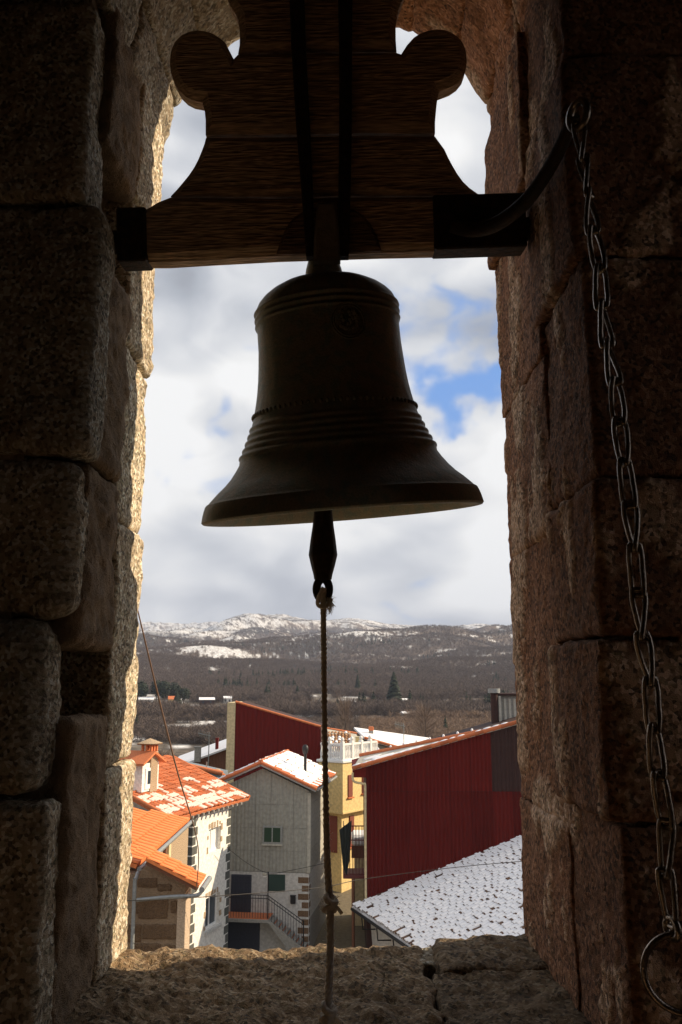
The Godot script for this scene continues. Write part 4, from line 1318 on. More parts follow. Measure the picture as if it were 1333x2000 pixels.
func snowy_house() -> void:
	var h := thing("snowy_roof_house", "low house whose barrel tiled roof is covered with snow at lower right", "house", Vector3(3.4, -12.5, -36.0))
	var A := Vector3(0.54, -9.75, -40.1)
	var e := Vector3(0.3467, 0, 0.938)
	var u := Vector3(0.869, 0.3763, -0.3212)
	var A2 := A - e * 0.15
	slab("roof_bed", h, M.snow, A2 + Vector3(0, -0.075, 0), A2 + e * 12.0 + Vector3(0, -0.075, 0), A2 + e * 12.0 + u * 9.0 + Vector3(0, -0.075, 0), A2 + u * 9.0 + Vector3(0, -0.075, 0), 0.10)
	tiles(h, A, e, u, 11.8, 8.6, 0.215, 0.36, M.old_tile, func(s: float, t: float) -> float:
		return 0.995 - (0.2 if t < 0.3 else 0.0) - (0.15 if s < 1.0 else 0.0), 300, func(s: float, t: float) -> bool:
		return (A + e * s + u * t).z > -40.05)
	var sn := SurfaceTool.new()
	sn.begin(Mesh.PRIMITIVE_TRIANGLES)
	var nn := Vector3(-0.353, 0.9265, 0.1305)
	var at := func(i: int, j: int) -> Vector3:
		var se := 0.12 + i * 0.115
		var te := 0.10 + j * 0.115
		var k := nz.get_noise_2d(se * 0.9, te * 0.9) * 0.075 + nf.get_noise_2d(se * 3.1, te * 2.3) * 0.05
		return A + e * se + u * te + nn * (0.028 + k) - h.position
	for i in 96:
		for j in 70:
			if (A + e * (0.12 + i * 0.115) + u * (0.1 + j * 0.115)).z < -39.9:
				continue
			for q: Array in [[0, 0], [1, 0], [1, 1], [0, 0], [1, 1], [0, 1]]:
				sn.add_vertex(at.call(i + q[0], j + q[1]))
	sn.generate_normals()
	obj("snow_cover", sn.commit(), M.snow, h)
	# eave board, gutter and the wall below
	slab("eave_board", h, M.brown_wood, A + Vector3(0.05, -0.14, 0), A + e * 11.6 + Vector3(0.05, -0.14, 0), A + e * 11.6 + Vector3(0.35, -0.10, -0.1), A + Vector3(0.35, -0.10, -0.1), 0.12)
	rod("gutter", h, M.black_iron, [A + Vector3(-0.06, -0.13, 0.02) - h.position, A + e * 11.6 + Vector3(-0.06, -0.13, 0.02) - h.position], 0.06, 8)
	var w := A + Vector3(0.62, 0, -0.22)
	slab("wall", h, M.grey_base, w + Vector3(0, 0.1, 0), w + e * 11.5 + Vector3(0, 0.1, 0), w + e * 11.5 + Vector3(0.25, 0.12, -0.09), w + Vector3(0.25, 0.12, -0.09), 2.75)
	var body := Geo.new()
	var cn: Array[Vector3] = []
	for q: Vector2 in [Vector2(0.2, 1.0), Vector2(11.4, 1.0), Vector2(11.4, 8.7), Vector2(0.2, 8.7)]:
		cn.append(A + e * q.x + u * q.y - nn * 0.22 - h.position)
	var mid := (cn[0] + cn[2]) * 0.5
	for k in 4:
		var p := cn[k]
		var p2 := cn[(k + 1) % 4]
		body.quad(p, p2, Vector3(p2.x, -0.5, p2.z), Vector3(p.x, -0.5, p.z), ((p + p2) * 0.5 - mid) * Vector3(1, 0, 1))
	body.quad(cn[0], cn[1], cn[2], cn[3], Vector3.UP)
	obj("house_body", body.mesh(), M.grey_base, h)
	for k in 3:
		var q := A + e * (0.9 + k * 1.7) - h.position
		rod("bracket", h, M.black_iron, [q + Vector3(0.05, -0.2, 0), q + Vector3(0.10, -0.75, 0.0), q + Vector3(0.66, -0.80, -0.2)], 0.03, 6)


func yellow_house() -> void:
	var h := thing("yellow_house", "yellow house with reddish shutters and a white balustraded terrace", "house", Vector3(0.1, -12.4, -50.0), 53.0)
	part_box("upper_storey", h, M.ochre, Vector3(1.9, 6.5, -0.9), Vector3(3.8, 2.80, 1.8))
	part_box("lower_storey", h, M.ochre, Vector3(2.15, 2.5, -1.1), Vector3(3.6, 5.2, 1.5))
	part_box("cornice", h, M.white_paint, Vector3(1.9, 7.98, -0.9), Vector3(3.98, 0.14, 1.98), 0.02)
	part_box("string_course", h, M.ochre, Vector3(1.9, 5.16, -0.9), Vector3(3.88, 0.12, 1.88), 0.01)
	for q: Array in [[0.70, 6.60, 0.42, 1.22, 0.0], [2.10, 6.62, 0.40, 1.10, 0.0], [1.30, 4.0, 0.42, 1.7, -0.34]]:
		var s := part_box("shutter", h, M.red_door, Vector3(q[0], q[1], q[4] + 0.02), Vector3(q[2], q[3], 0.07), 0.01)
		part_box("sill", s, M.terracotta, Vector3(0, -q[3] / 2 - 0.05, 0.03), Vector3(q[2] + 0.16, 0.07, 0.14), 0.01)
	part_box("door", h, M.red_door, Vector3(0.33, 3.9, -1.0), Vector3(0.08, 2.0, 0.7), 0.01)
	# terrace balustrade
	var bal := Geo.new()
	bal.lathe(PackedVector2Array([Vector2(0.01, 0.82), Vector2(0.05, 0.82), Vector2(0.045, 0.70), Vector2(0.035, 0.62), Vector2(0.06, 0.45), Vector2(0.075, 0.30), Vector2(0.05, 0.16), Vector2(0.06, 0.10), Vector2(0.06, 0.04), Vector2(0.01, 0.04)]), 8)
	var bm := bal.mesh()
	var knob := Geo.new()
	knob.ball(Vector3.ZERO, Vector3(0.11, 0.13, 0.11), 10, 8)
	var km := knob.mesh()
	for side in 2:
		var dir := Vector3.RIGHT if side == 0 else Vector3.FORWARD
		var from := Vector3(0.10, 8.05, -0.10)
		for k in (24 if side == 0 else 11):
			if k % 6:
				obj("baluster", bm, M.white_paint, h, from + dir * (0.155 * k))
		for k in 4:
			if side == 1 and (k == 0 or k > 1):
				continue
			var ps := part_box("balustrade_post", h, M.white_paint, from + dir * (0.93 * k) + Vector3(0, 0.52, 0), Vector3(0.22, 1.08, 0.22), 0.015)
			obj("knob", km, M.white_paint, ps, Vector3(0, 0.66, 0))
		part_box("balustrade_rail", h, M.white_paint, from + dir * (1.78 if side == 0 else 0.84) + Vector3(0, 0.88, 0), Vector3(3.4 if side == 0 else 0.17, 0.12, 0.17 if side == 0 else 1.5), 0.01)
		part_box("balustrade_base", h, M.white_paint, from + dir * (1.78 if side == 0 else 0.84) + Vector3(0, 0.035, 0), Vector3(3.38 if side == 0 else 0.19, 0.08, 0.19 if side == 0 else 1.5), 0.01)
	# the house behind the terrace
	var t := thing("ochre_tiled_house", "small ochre house with a partly snowy tiled roof behind the terrace", "house", Vector3(0.0, -12.8, -56.0))
	part_box("wall", t, M.ochre, Vector3(-0.1, 4.3, 0.0), Vector3(1.8, 8.9, 1.7))
	var c0 := Vector3(-1.1, -3.92, -55.0)
	var u := Vector3(0, 0.32, -0.947)
	slab("roof", t, M.terracotta, c0, c0 + Vector3(1.85, 0, 0), c0 + Vector3(1.7, 0, 0) + u * 2.1, c0 + u * 2.1, 0.1)
	tiles(t, c0 + Vector3(0, 0.02, 0), Vector3.RIGHT, u, 1.85, 2.1, 0.22, 0.38, M.pale_tile, func(_s: float, _t: float) -> float: return 0.15)
	var c1 := thing("ochre_chimney", "square ochre chimney standing behind the balustrade", "chimney", Vector3(1.12, -5.2, -54.0))
	part_box("stack", c1, M.ochre, Vector3(0, 0.95, 0), Vector3(0.42, 1.9, 0.42), 0.02)
	part_box("cap", c1, M.cream, Vector3(0, 1.93, 0), Vector3(0.46, 0.08, 0.46), 0.01)
	var c2 := thing("capped_chimney", "terracotta capped chimney at the right end of the balustrade", "chimney", Vector3(2.05, -5.2, -54.5))
	part_box("stack", c2, M.rough_mortar, Vector3(0, 0.75, 0), Vector3(0.40, 1.5, 0.40), 0.02)
	part_box("cap", c2, M.terracotta, Vector3(0, 1.58, 0), Vector3(0.62, 0.18, 0.62), 0.05)


func back_houses() -> void:
	# tall red gable with the cream edge
	var f := thing("red_gable_building", "tall dark red sheet clad gable with a cream edge behind the grey house", "building", Vector3(-6.92, -13.0, -56.0))
	var top := func(x: float) -> float: return 13.0 - 1.17 - 0.283 * x
	prism_part("wall", f, M.red_rust, [0.0, 0.0, 0.0, 11.78, 5.6, 11.78 - 0.283 * 5.6, 5.6, 0.0], -6.0, -0.05)
	for k in 4:
		var g := Geo.new()
		g.corrugated(0.01 + k * 1.4, 1.398 + k * 1.4, func(_x: float) -> float: return 3.0, top, 0.28, 0.02, 0.006 * (k % 2))
		obj("metal_sheet", g.mesh(), M.red_metal, f)
	part_box("cream_wall", f, M.cream, Vector3(-0.27, 5.9, -2.0), Vector3(0.53, 11.8, 4.1), 0.0)
	for k in 14:
		var g := Geo.new()
		g.tube(PackedVector3Array([Vector3.ZERO, Vector3(0.42, -0.11, 0)]), [0.085, 0.075], 7)
		obj("verge_tile", g.mesh(), M.terracotta, f, Vector3(-0.02 + k * 0.40, top.call(k * 0.40) + 0.03, 0.0))

	# blue-grey shed with the red roof edge, beside it a snow dusted sheet roof
	var b := thing("blue_grey_shed", "low blue grey shed with a red tiled roof edge left of the tall red gable", "shed", Vector3(-8.4, -13.0, -48.0))
	prism_part("wall", b, M.blue_sheet, [-1.55, 4.0, -1.55, 8.72, 1.75, 8.02, 1.75, 4.0], -3.0, 0.0)
	part_box("red_end_wall", b, M.red_metal, Vector3(-1.72, 6.6, -0.6), Vector3(0.3, 4.4, 1.6), 0.0)
	rod("roof_edge", b, M.terracotta, [Vector3(-1.75, 8.93, 0.05), Vector3(1.85, 8.15, 0.05)], 0.13, 8)
	slab("roof", b, M.terracotta, b.position + Vector3(-1.7, 8.98, -0.1), b.position + Vector3(1.8, 8.22, -0.1), b.position + Vector3(1.8, 7.6, -3.2), b.position + Vector3(-1.7, 8.3, -3.2), 0.08)
	var s := thing("sheet_roof_shed", "pale snow dusted sheet metal roof just above the orange roof's far edge", "shed", Vector3(-7.5, -13.0, -45.0))
	slab("roof", s, M.snow, Vector3(-8.6, -5.05, -44.3), Vector3(-6.2, -5.55, -44.0), Vector3(-6.5, -4.95, -46.5), Vector3(-8.3, -4.55, -46.5), 0.06)
	part_box("wall", s, M.blue_sheet, Vector3(0.1, 3.6, -0.3), Vector3(2.2, 7.4, 1.8))
	for k in 5:
		rod("roof_seam", s, M.blue_sheet, [Vector3(-8.35 + k * 0.48, -5.05 - k * 0.1, -44.25) - s.position, Vector3(-8.2 + k * 0.40, -4.53 - k * 0.09, -46.5) - s.position], 0.02, 5)

	# brown boarded house with a snowy roof
	var w := thing("brown_boarded_house", "brown boarded house with a snowy roof sloping up to the cream edge", "house", Vector3(-10.0, -13.0, -62.0))
	prism_part("wall", w, M.brown_wood, [-2.2, 4.0, -2.2, 6.95, 2.2, 8.55, 2.2, 4.0], -4.0, 0.0)
	for k in 22:
		part_box("board", w, M.brown_wood, Vector3(-2.1 + k * 0.2, 5.5 + k * 0.036, 0.02), Vector3(0.165, 2.9 + k * 0.072, 0.04), 0.008)
	slab("roof", w, M.snow, w.position + Vector3(-2.4, 7.02, 0.3), w.position + Vector3(2.4, 8.75, 0.3), w.position + Vector3(2.4, 9.3, -4.2), w.position + Vector3(-2.4, 7.6, -4.2), 0.12)
	part_box("red_flue", w, M.red_metal, Vector3(0.95, 8.75, -0.8), Vector3(0.22, 0.8, 0.22), 0.02)
	var ck := part_box("chimney", w, M.concrete, Vector3(-0.15, 8.1, 0.9), Vector3(0.42, 1.0, 0.42), 0.02)
	part_box("chimney_cap", ck, M.concrete, Vector3(0, 0.53, 0), Vector3(0.52, 0.07, 0.52), 0.01)
	var c2 := thing("stone_chimney", "small grey chimney with a domed cap left of the cream edged gable", "chimney", Vector3(-7.05, -5.9, -49.2))
	part_box("stack", c2, M.concrete, Vector3(0, 0.45, 0), Vector3(0.36, 0.9, 0.36), 0.02)
	var dg := Geo.new()
	dg.lathe(PackedVector2Array([Vector2(0.01, 1.20), Vector2(0.18, 1.15), Vector2(0.27, 1.04), Vector2(0.27, 1.04), Vector2(0.01, 1.02)]), 12)
	obj("cap", dg.mesh(), M.rough_mortar, c2)
	part_box("neck", c2, M.black_iron, Vector3(0, 0.96, 0), Vector3(0.28, 0.14, 0.28))

	# roofs beyond the terrace
	var r1 := thing("long_roof_house", "house with a long pale snowy roof beyond the white balustrade", "house", Vector3(4.2, -13.5, -75.0))
	slab("roof", r1, M.snow, Vector3(2.1, -4.55, -74.0), Vector3(6.4, -5.75, -74.0), Vector3(8.2, -4.85, -79.0), Vector3(1.2, -3.9, -79.0), 0.15)
	prism_part("wall", r1, M.concrete, [-2.3, 5.0, -2.3, 8.7, 2.4, 7.4, 2.4, 5.0], -3.5, 0.4)
	rod("roof_edge", r1, M.terracotta, [Vector3(-2.2, 8.98, 1.05), Vector3(2.25, 7.75, 1.05)], 0.12, 7)
	var r2 := thing("pinkish_roof_house", "house with a dull pinkish grey roof just right of the rope", "house", Vector3(0.3, -13.5, -72.0))
	slab("roof", r2, M.fibre_pale, Vector3(-1.6, -4.9, -70.5), Vector3(2.3, -5.6, -70.5), Vector3(1.3, -4.25, -75.0), Vector3(-1.6, -3.75, -75.0), 0.15)
	part_box("wall", r2, M.concrete, Vector3(0.0, 4.6, -1.0), Vector3(3.0, 6.4, 2.6))
	rod("ridge", r2, M.terracotta, [Vector3(-1.9, 9.75, -3.0), Vector3(1.1, 9.25, -3.0)], 0.12, 7)
	var pc := thing("pot_chimney", "pale chimney with a terracotta pot above the long snowy roof", "chimney", Vector3(2.7, -4.9, -77.0))
	part_box("stack", pc, M.concrete, Vector3(0, 0.35, 0), Vector3(0.4, 0.9, 0.4), 0.02)
	part_box("pot", pc, M.terracotta, Vector3(0, 0.98, 0), Vector3(0.46, 0.34, 0.46), 0.04)

	# steel flue and concrete tank behind the red building
	var fl := thing("steel_flue", "brown metal flue with a shiny cap rising behind the red building", "chimney", Vector3(7.92, -3.4, -44.0))
	rod("pipe", fl, M.red_rust, [Vector3(0, 0, 0), Vector3(0, 2.95, 0)], 0.19, 14)
	rod("cap", fl, M.zinc, [Vector3(0, 2.95, 0), Vector3(0, 3.17, 0)], 0.31, 18)
	part_box("side_strip", fl, M.fibre_pale, Vector3(0.27, 1.4, 0), Vector3(0.12, 2.8, 0.12), 0.01)
	var tk := thing("ribbed_tank", "weathered grey ribbed shed top beside the metal flue", "shed", Vector3(9.3, -3.6, -45.0))
	part_box("body", tk, M.concrete, Vector3(0, 1.5, 0), Vector3(2.3, 3.1, 1.6), 0.03)
	for k in 9:
		part_box("rib", tk, M.fibre_pale, Vector3(-1.05 + k * 0.25, 1.45, 0.82), Vector3(0.13, 2.8, 0.06), 0.01)
	part_box("roof_edge", tk, M.red_rust, Vector3(0, 3.08, 0.1), Vector3(2.5, 0.10, 1.9), 0.01)
	part_box("snow", tk, M.snow, Vector3(0.75, 3.18, 0.1), Vector3(0.9, 0.12, 1.5), 0.05)

	# aerials
	aerial("tv_aerial", "television aerial on a thin mast in front of the brown boarded house", Vector3(-8.9, -6.2, -58.0), 3.0, -1.0)
	aerial("tv_aerial", "television aerial on a mast above the long snowy roof", Vector3(5.05, -5.6, -69.0), 2.5, -1.0)
	var ap := thing("aerial_mast", "thin bent aerial mast by the small grey chimney with an arm to the left", "aerial", Vector3(-7.6, -6.0, -48.8))
	rod("mast", ap, M.zinc, [Vector3(0, 0, 0), Vector3(0.02, 1.7, 0)], 0.028, 6)
	rod("arm", ap, M.zinc, [Vector3(0.25, 0.55, 0), Vector3(-0.75, 0.30, 0)], 0.02, 5)


func aerial(called: String, label: String, at: Vector3, tall: float, side: float) -> void:
	var a := thing(called, label, "aerial", at, 0.0, "television aerials over the roofs")
	rod("mast", a, M.zinc, [Vector3.ZERO, Vector3(0, tall, 0)], 0.036, 6)
	rod("boom", a, M.zinc, [Vector3(0.1, tall - 0.25, 0), Vector3(side * 0.75, tall - 0.05, 0.1)], 0.034, 5)
	for k in 6:
		var x := side * (0.08 + k * 0.12)
		rod("element", a, M.zinc, [Vector3(x, tall - 0.22 + k * 0.03 - 0.22, -0.12), Vector3(x, tall - 0.22 + k * 0.03 + 0.22, 0.16)], 0.026, 4)


func wires() -> void:
	tag(rod("guy_cable", self, M.wire_red, smooth([Vector3(-0.60, 0.235, -2.43), Vector3(-1.0, -0.46, -5.2), Vector3(-2.1, -2.42, -13.0), Vector3(-3.51, -4.93, -21.55)], 10), PackedFloat32Array(range(31).map(func(k: int) -> float: return lerpf(0.0019, 0.010, minf(1.0, k / 26.0))))), "reddish cable running from the left jamb down to the cottage gutter", "cable")
	tag(rod("street_cable", self, M.wire, smooth([Vector3(-5.6, -5.0, -21.0), Vector3(-3.9, -5.13, -21.8), Vector3(-0.75, -5.62, -25.0), Vector3(0.75, -5.80, -27.0), Vector3(4.2, -5.62, -28.0), Vector3(8.5, -5.3, -28.0)], 8), 0.011, 5), "black cable crossing the village view just above the sill", "cable")
	tag(rod("house_cable", self, M.wire, smooth([Vector3(-4.95, -6.9, -38.1), Vector3(-4.2, -7.85, -39.6), Vector3(-3.3, -8.5, -40.7), Vector3(-2.2, -8.46, -41.2), Vector3(-0.45, -8.15, -41.4)], 6), 0.012, 5), "thin dark cable from the white house wall to the grey house's lamp", "cable")


# ------------------------------------------------------------------ land, woods, far houses
var crest: Array = [[-2600, 60], [-1000, 55], [-711, 84], [-600, 118], [-520, 150], [-490, 163], [-455, 190], [-417, 222], [-370, 240], [-325, 250], [-280, 244], [-215, 246], [-122, 227], [-49, 222], [25, 227], [98, 219], [172, 206], [374, 199], [502, 205], [631, 199], [796, 206], [1600, 190], [2600, 150]]


func crest_at(x: float) -> float:
	for k in crest.size() - 1:
		if x <= crest[k + 1][0]:
			return lerpf(crest[k][1], crest[k + 1][1], clampf((x - crest[k][0]) / (crest[k + 1][0] - crest[k][0]), 0, 1))
	return 150.0


func land_height(x: float, z: float) -> float:
	var D := sqrt(x * x + z * z)
	if z > 0.0:
		D = maxf(D, 1.0)
	var y := -12.9
	if D < 34.0:
		y = -12.9
	elif D < 50.0:
		y = lerpf(-12.9, -12.3, (D - 34.0) / 16.0)
	elif D < 110.0:
		y = lerpf(-12.3, -12.6, (D - 50.0) / 60.0)
	elif D < 260.0:
		y = lerpf(-12.6, -10.0, (D - 110.0) / 150.0)
	else:
		var pts := [[260, -10.0], [330, -8.0], [430, -4], [560, 4], [800, 25], [1100, 50], [1500, 74], [2000, 108], [2500, 166], [3000, 215], [3400, 200], [4200, 150], [6000, 140]]
		for k in pts.size() - 1:
			if D >= pts[k][0] and D < pts[k + 1][0]:
				y = lerpf(pts[k][1], pts[k + 1][1], smoothstep(0, 1, (D - pts[k][0]) / float(pts[k + 1][0] - pts[k][0])) * 0.5 + 0.5 * (D - pts[k][0]) / float(pts[k + 1][0] - pts[k][0]))
		var top := crest_at(x * 3000.0 / maxf(300.0, D)) if z < 0.0 else 190.0
		y += (top - 215.0) * smoothstep(1900.0, 3000.0, D)
		var k2 := smoothstep(300.0, 1500.0, D) * (1.0 - 0.82 * smoothstep(2350.0, 2950.0, D))
		y += k2 * (44.0 * nz.get_noise_2d((x * 0.8 + z * 0.55) * 0.0021, (z * 0.8 - x * 0.55) * 0.0009 + 4.0) + 26.0 * nz.get_noise_2d(x * 0.0035, z * 0.0030 + 9.0) - 6.0)
		# spur of the nearer wooded hill on the right, long shoulder on the left
		y += 38.0 * exp(-pow((x - 620.0) / 330.0, 2.0) - pow((z + 1500.0) / 430.0, 2.0))
		y += 22.0 * exp(-pow((x + 330.0) / 260.0, 2.0) - pow((z + 2050.0) / 330.0, 2.0))
		var behind := (302.0 + 14.0 * nz.get_noise_2d(x * 0.004, 5.0) + 5.0 * nz.get_noise_2d(x * 0.015, z * 0.015)) * exp(-pow((D - 4300.0) / 750.0, 2.0)) * smoothstep(300.0, -500.0, x)
		if D > 3100.0:
			y = maxf(y, behind)
		y += smoothstep(2300.0, 3000.0, D) * 5.0 * nz.get_noise_2d(x * 0.022, z * 0.022)
	return y


func land_color(x: float, z: float, y: float) -> Color:
	var D := sqrt(x * x + z * z)
	var a := nz.get_noise_2d(x * 0.0045 + 20.0, z * 0.0045)
	var b := nz.get_noise_2d(x * 0.022, z * 0.016 + 30.0)
	var f := nf.get_noise_2d(x * 0.09, z * 0.05)
	var wood := Color(0.122, 0.089, 0.072)
	var scrub := Color(0.225, 0.162, 0.115)
	var dark := Color(0.050, 0.047, 0.045)
	var c := wood.lerp(scrub, smoothstep(-0.1, 0.45, a + 0.4 * b)).lerp(dark, smoothstep(0.1, 0.4, -a + 0.4 * f))
	var patch := smoothstep(0.47, 0.62, b + 0.45 * a + 0.30 * f)
	patch *= smoothstep(350.0, 700.0, D)
	var lo := lerpf(72.0, 146.0, smoothstep(-430.0, -130.0, x * 3000.0 / maxf(D, 300.0)))
	var high := smoothstep(lo, lo + 45.0, y + 34.0 * a)
	patch = maxf(patch, high * smoothstep(-0.06, 0.32, 0.68 * b + 0.44 * f + 0.22 * high))
	var across := x * 3000.0 / maxf(D, 300.0)
	var ridge := exp(-pow((D - 2950.0) / 130.0, 2.0)) * smoothstep(-330.0, -420.0, across) + 0.9 * exp(-pow((across + 190.0) / 150.0, 2.0) - pow((D - 2620.0) / 190.0, 2.0))
	patch *= 1.0 - clampf(ridge * (0.75 + 0.5 * f), 0.0, 1.0) * (1.0 - smoothstep(3050.0, 3200.0, D))
	c = c.lerp(dark, clampf(ridge, 0.0, 1.0) * 0.8)
	for q: Array in [[-400.0, -2150.0, 190.0, 150.0], [-250.0, -1500.0, 100.0, 70.0], [190.0, -1600.0, 95.0, 80.0], [25.0, -1150.0, 70.0, 50.0], [-120.0, -1750.0, 70.0, 60.0], [-140.0, -950.0, 55.0, 35.0], [330.0, -2200.0, 120.0, 70.0]]:
		var g := exp(-pow((x - q[0]) / q[2], 2.0) - pow((z - q[1]) / q[3], 2.0))
		patch = maxf(patch, 0.9 * smoothstep(0.12, 0.52, g + 0.62 * f + 0.34 * b - 0.14))
	if D < 430.0:
		# fields and gardens on the valley floor with thin lying snow
		var field := nz.get_noise_2d(x * 0.02, z * 0.05 + 11.0)
		c = Color(0.17, 0.135, 0.095).lerp(Color(0.11, 0.09, 0.07), smoothstep(-0.2, 0.3, f))
		patch = smoothstep(0.20, 0.44, field + 0.45 * f) * smoothstep(70.0, 110.0, D)
		if x > 0.02 * D:
			c = Color(0.24, 0.168, 0.115).lerp(Color(0.15, 0.11, 0.08), smoothstep(-0.3, 0.3, f))
			patch *= 0.25
	if D < 60.0:
		c = Color(0.30, 0.25, 0.16)
	return c.lerp(Color(1.0, 1.0, 1.0), patch)


func landscape() -> void:
	var az := PackedFloat32Array()
	var a := -180.0
	while a < 180.001:
		az.append(deg_to_rad(a))
		a += 0.085 if a > -19.0 and a < 19.0 else (0.5 if absf(a) < 40.0 else 4.0)
	var rad := PackedFloat32Array()
	var r := 3.0
	while r < 6000.0:
		rad.append(r)
		r += maxf(1.2, r * 0.035) if r < 400.0 else (11.0 if r < 3100.0 else (45.0 if r < 4700.0 else 250.0))
	var nu := az.size()
	var nr := rad.size()
	var v := PackedVector3Array()
	var c := PackedColorArray()
	for j in nr:
		for i in nu:
			var x := sin(az[i]) * rad[j]
			var z := -cos(az[i]) * rad[j]
			var y := land_height(x, z)
			v.append(Vector3(x, y, z))
			c.append(land_color(x, z, y) if absf(az[i]) < 0.8 else Color(0.17, 0.14, 0.11))
	var n := PackedVector3Array()
	n.resize(v.size())
	for j in nr:
		for i in nu:
			var du := v[j * nu + mini(i + 1, nu - 1)] - v[j * nu + maxi(i - 1, 0)]
			var dr := v[mini(j + 1, nr - 1) * nu + i] - v[maxi(j - 1, 0) * nu + i]
			var m := du.cross(dr).normalized()
			n[j * nu + i] = m if m.y > 0.0 else -m
	var idx := PackedInt32Array()
	for j in nr - 1:
		for i in nu - 1:
			var q := j * nu + i
			idx.append_array([q, q + nu, q + 1, q + 1, q + nu, q + nu + 1])
	var arr := []
	arr.resize(Mesh.ARRAY_MAX)
	arr[Mesh.ARRAY_VERTEX] = v
	arr[Mesh.ARRAY_NORMAL] = n
	arr[Mesh.ARRAY_COLOR] = c
	arr[Mesh.ARRAY_INDEX] = idx
	var am := ArrayMesh.new()
	am.add_surface_from_arrays(Mesh.PRIMITIVE_TRIANGLES, arr)
	struct(obj("hills", am, M.land, self))
	var st := Geo.new()
	for k in 30:
		var f := func(q: int, s: float) -> Vector3:
			var d := 30.0 + q * 0.9
			var x := 0.0 + (1.9 if s > 0 else -1.9) + 0.02 * (d - 40.0)
			return Vector3(x, maxf(-12.55, -12.4 + 0.075 * (d - 40.0)) + 0.02, -d)
		st.quad(f.call(k, -1.0), f.call(k + 1, -1.0), f.call(k + 1, 1.0), f.call(k, 1.0), Vector3.UP)
		st.quad(f.call(k, -1.0), f.call(k + 1, -1.0), f.call(k + 1, -1.0) + Vector3(0, -1.2, 0), f.call(k, -1.0) + Vector3(0, -1.2, 0), Vector3.LEFT)
	struct(obj("street", st.mesh(), M.street, self))


func bare_crown(g: Geo, seed_: int, tall: float, wide: float, twigs: int, thick: float, from := 0.0, warm := 0.0) -> void:
	var q := RandomNumberGenerator.new()
	q.seed = seed_
	for k in twigs:
		var a := q.randf() * TAU
		var t := pow(q.randf(), 0.8)
		var y0 := tall * lerpf(from, 0.72, t)
		var r0 := wide * 0.25 * q.randf()
		var reach := wide * (0.35 + 0.65 * q.randf()) * sqrt(maxf(0.05, 1.0 - pow(absf(t - 0.35) / 0.75, 2.0)))
		var s := Vector3(cos(a) * r0, y0, sin(a) * r0)
		var e := Vector3(cos(a) * reach, y0 + tall * q.randf_range(0.10, 0.30), sin(a) * reach)
		var side := (e - s).cross(Vector3(q.randf() - 0.5, q.randf() - 0.5, q.randf() - 0.5)).normalized() * thick
		g.col = Color(0.085, 0.065, 0.057).lerp(Color(0.15, 0.113, 0.093), q.randf()).lerp(Color(0.27, 0.185, 0.125), warm)
		g.flat(s - side, s + side, e, side.cross(e - s))


func woods() -> void:
	var kinds: Array[ArrayMesh] = []
	for k in 4:
		var g := Geo.new()
		bare_crown(g, 100 + k, 6.4, 3.5, 74, 0.075)
		kinds.append(g.mesh(M.twig))
	for k in 2:
		var g := Geo.new()
		bare_crown(g, 140 + k, 5.0, 2.8, 60, 0.07, 0.0, 0.75)
		kinds.append(g.mesh(M.twig))
	var firs: Array[ArrayMesh] = []
	for k in 2:
		firs.append(fir_mesh(9.0, 2.3, 300 + k, 150))
	var spots: Array = [[], [], [], [], [], [], [], []]
	var q := RandomNumberGenerator.new()
	q.seed = 77
	var tries := 0
	while tries < 270000:
		tries += 1
		var d := lerpf(95.0, 2600.0, pow(q.randf(), 1.2))
		var a := deg_to_rad(q.randf_range(-28.0, 28.0))
		var x := sin(a) * d
		var z := -cos(a) * d
		var y := land_height(x, z)
		var c := land_color(x, z, y)
		if c.g > 0.42:
			continue
		var w := nz.get_noise_2d(x * 0.012 + 5.0, z * 0.012)
		if d < 430.0 and w < (-0.3 if d < 240.0 else -0.02):
			continue
		if d < 100.0:
			continue
		var s := q.randf_range(0.55, 1.05) * (0.5 if d < 240.0 else lerpf(0.8, 0.62, smoothstep(300.0, 1200.0, d)))
		var fir := q.randf() < (0.0008 + 0.16 * smoothstep(0.34, 0.55, nz.get_noise_2d(x * 0.007 + 50.0, z * 0.007)))
		var b := Basis(Vector3.UP, q.randf() * TAU).scaled(Vector3(s * q.randf_range(0.8, 1.3), s, s))
		spots[6 + q.randi() % 2 if fir else (4 + q.randi() % 2 if d < 250.0 and x > 0.02 * d else q.randi() % 4)].append(Transform3D(b, Vector3(x, y - 0.3, z)))
	for k in 8:
		var mm := MultiMesh.new()
		mm.transform_format = MultiMesh.TRANSFORM_3D
		mm.mesh = kinds[k] if k < 6 else firs[k - 6]
		mm.instance_count = spots[k].size()
		for i in spots[k].size():
			mm.set_instance_transform(i, spots[k][i])
		var o := MultiMeshInstance3D.new()
		o.name = "bare_woodland" if k < 4 else ("tan_scrub" if k < 6 else "dark_conifers")
		o.multimesh = mm
		add_child(o, true)
		o.set_meta("kind", "stuff")
		tag(o, ["brown leafless woodland spread over the valley and hillsides", "reddish tan leafless scrub behind the roofs at right", "scattered dark conifers among the leafless woods"][0 if k < 4 else (1 if k < 6 else 2)], "woodland" if k < 4 else ("scrub" if k < 6 else "conifers"), "woods on the hills")


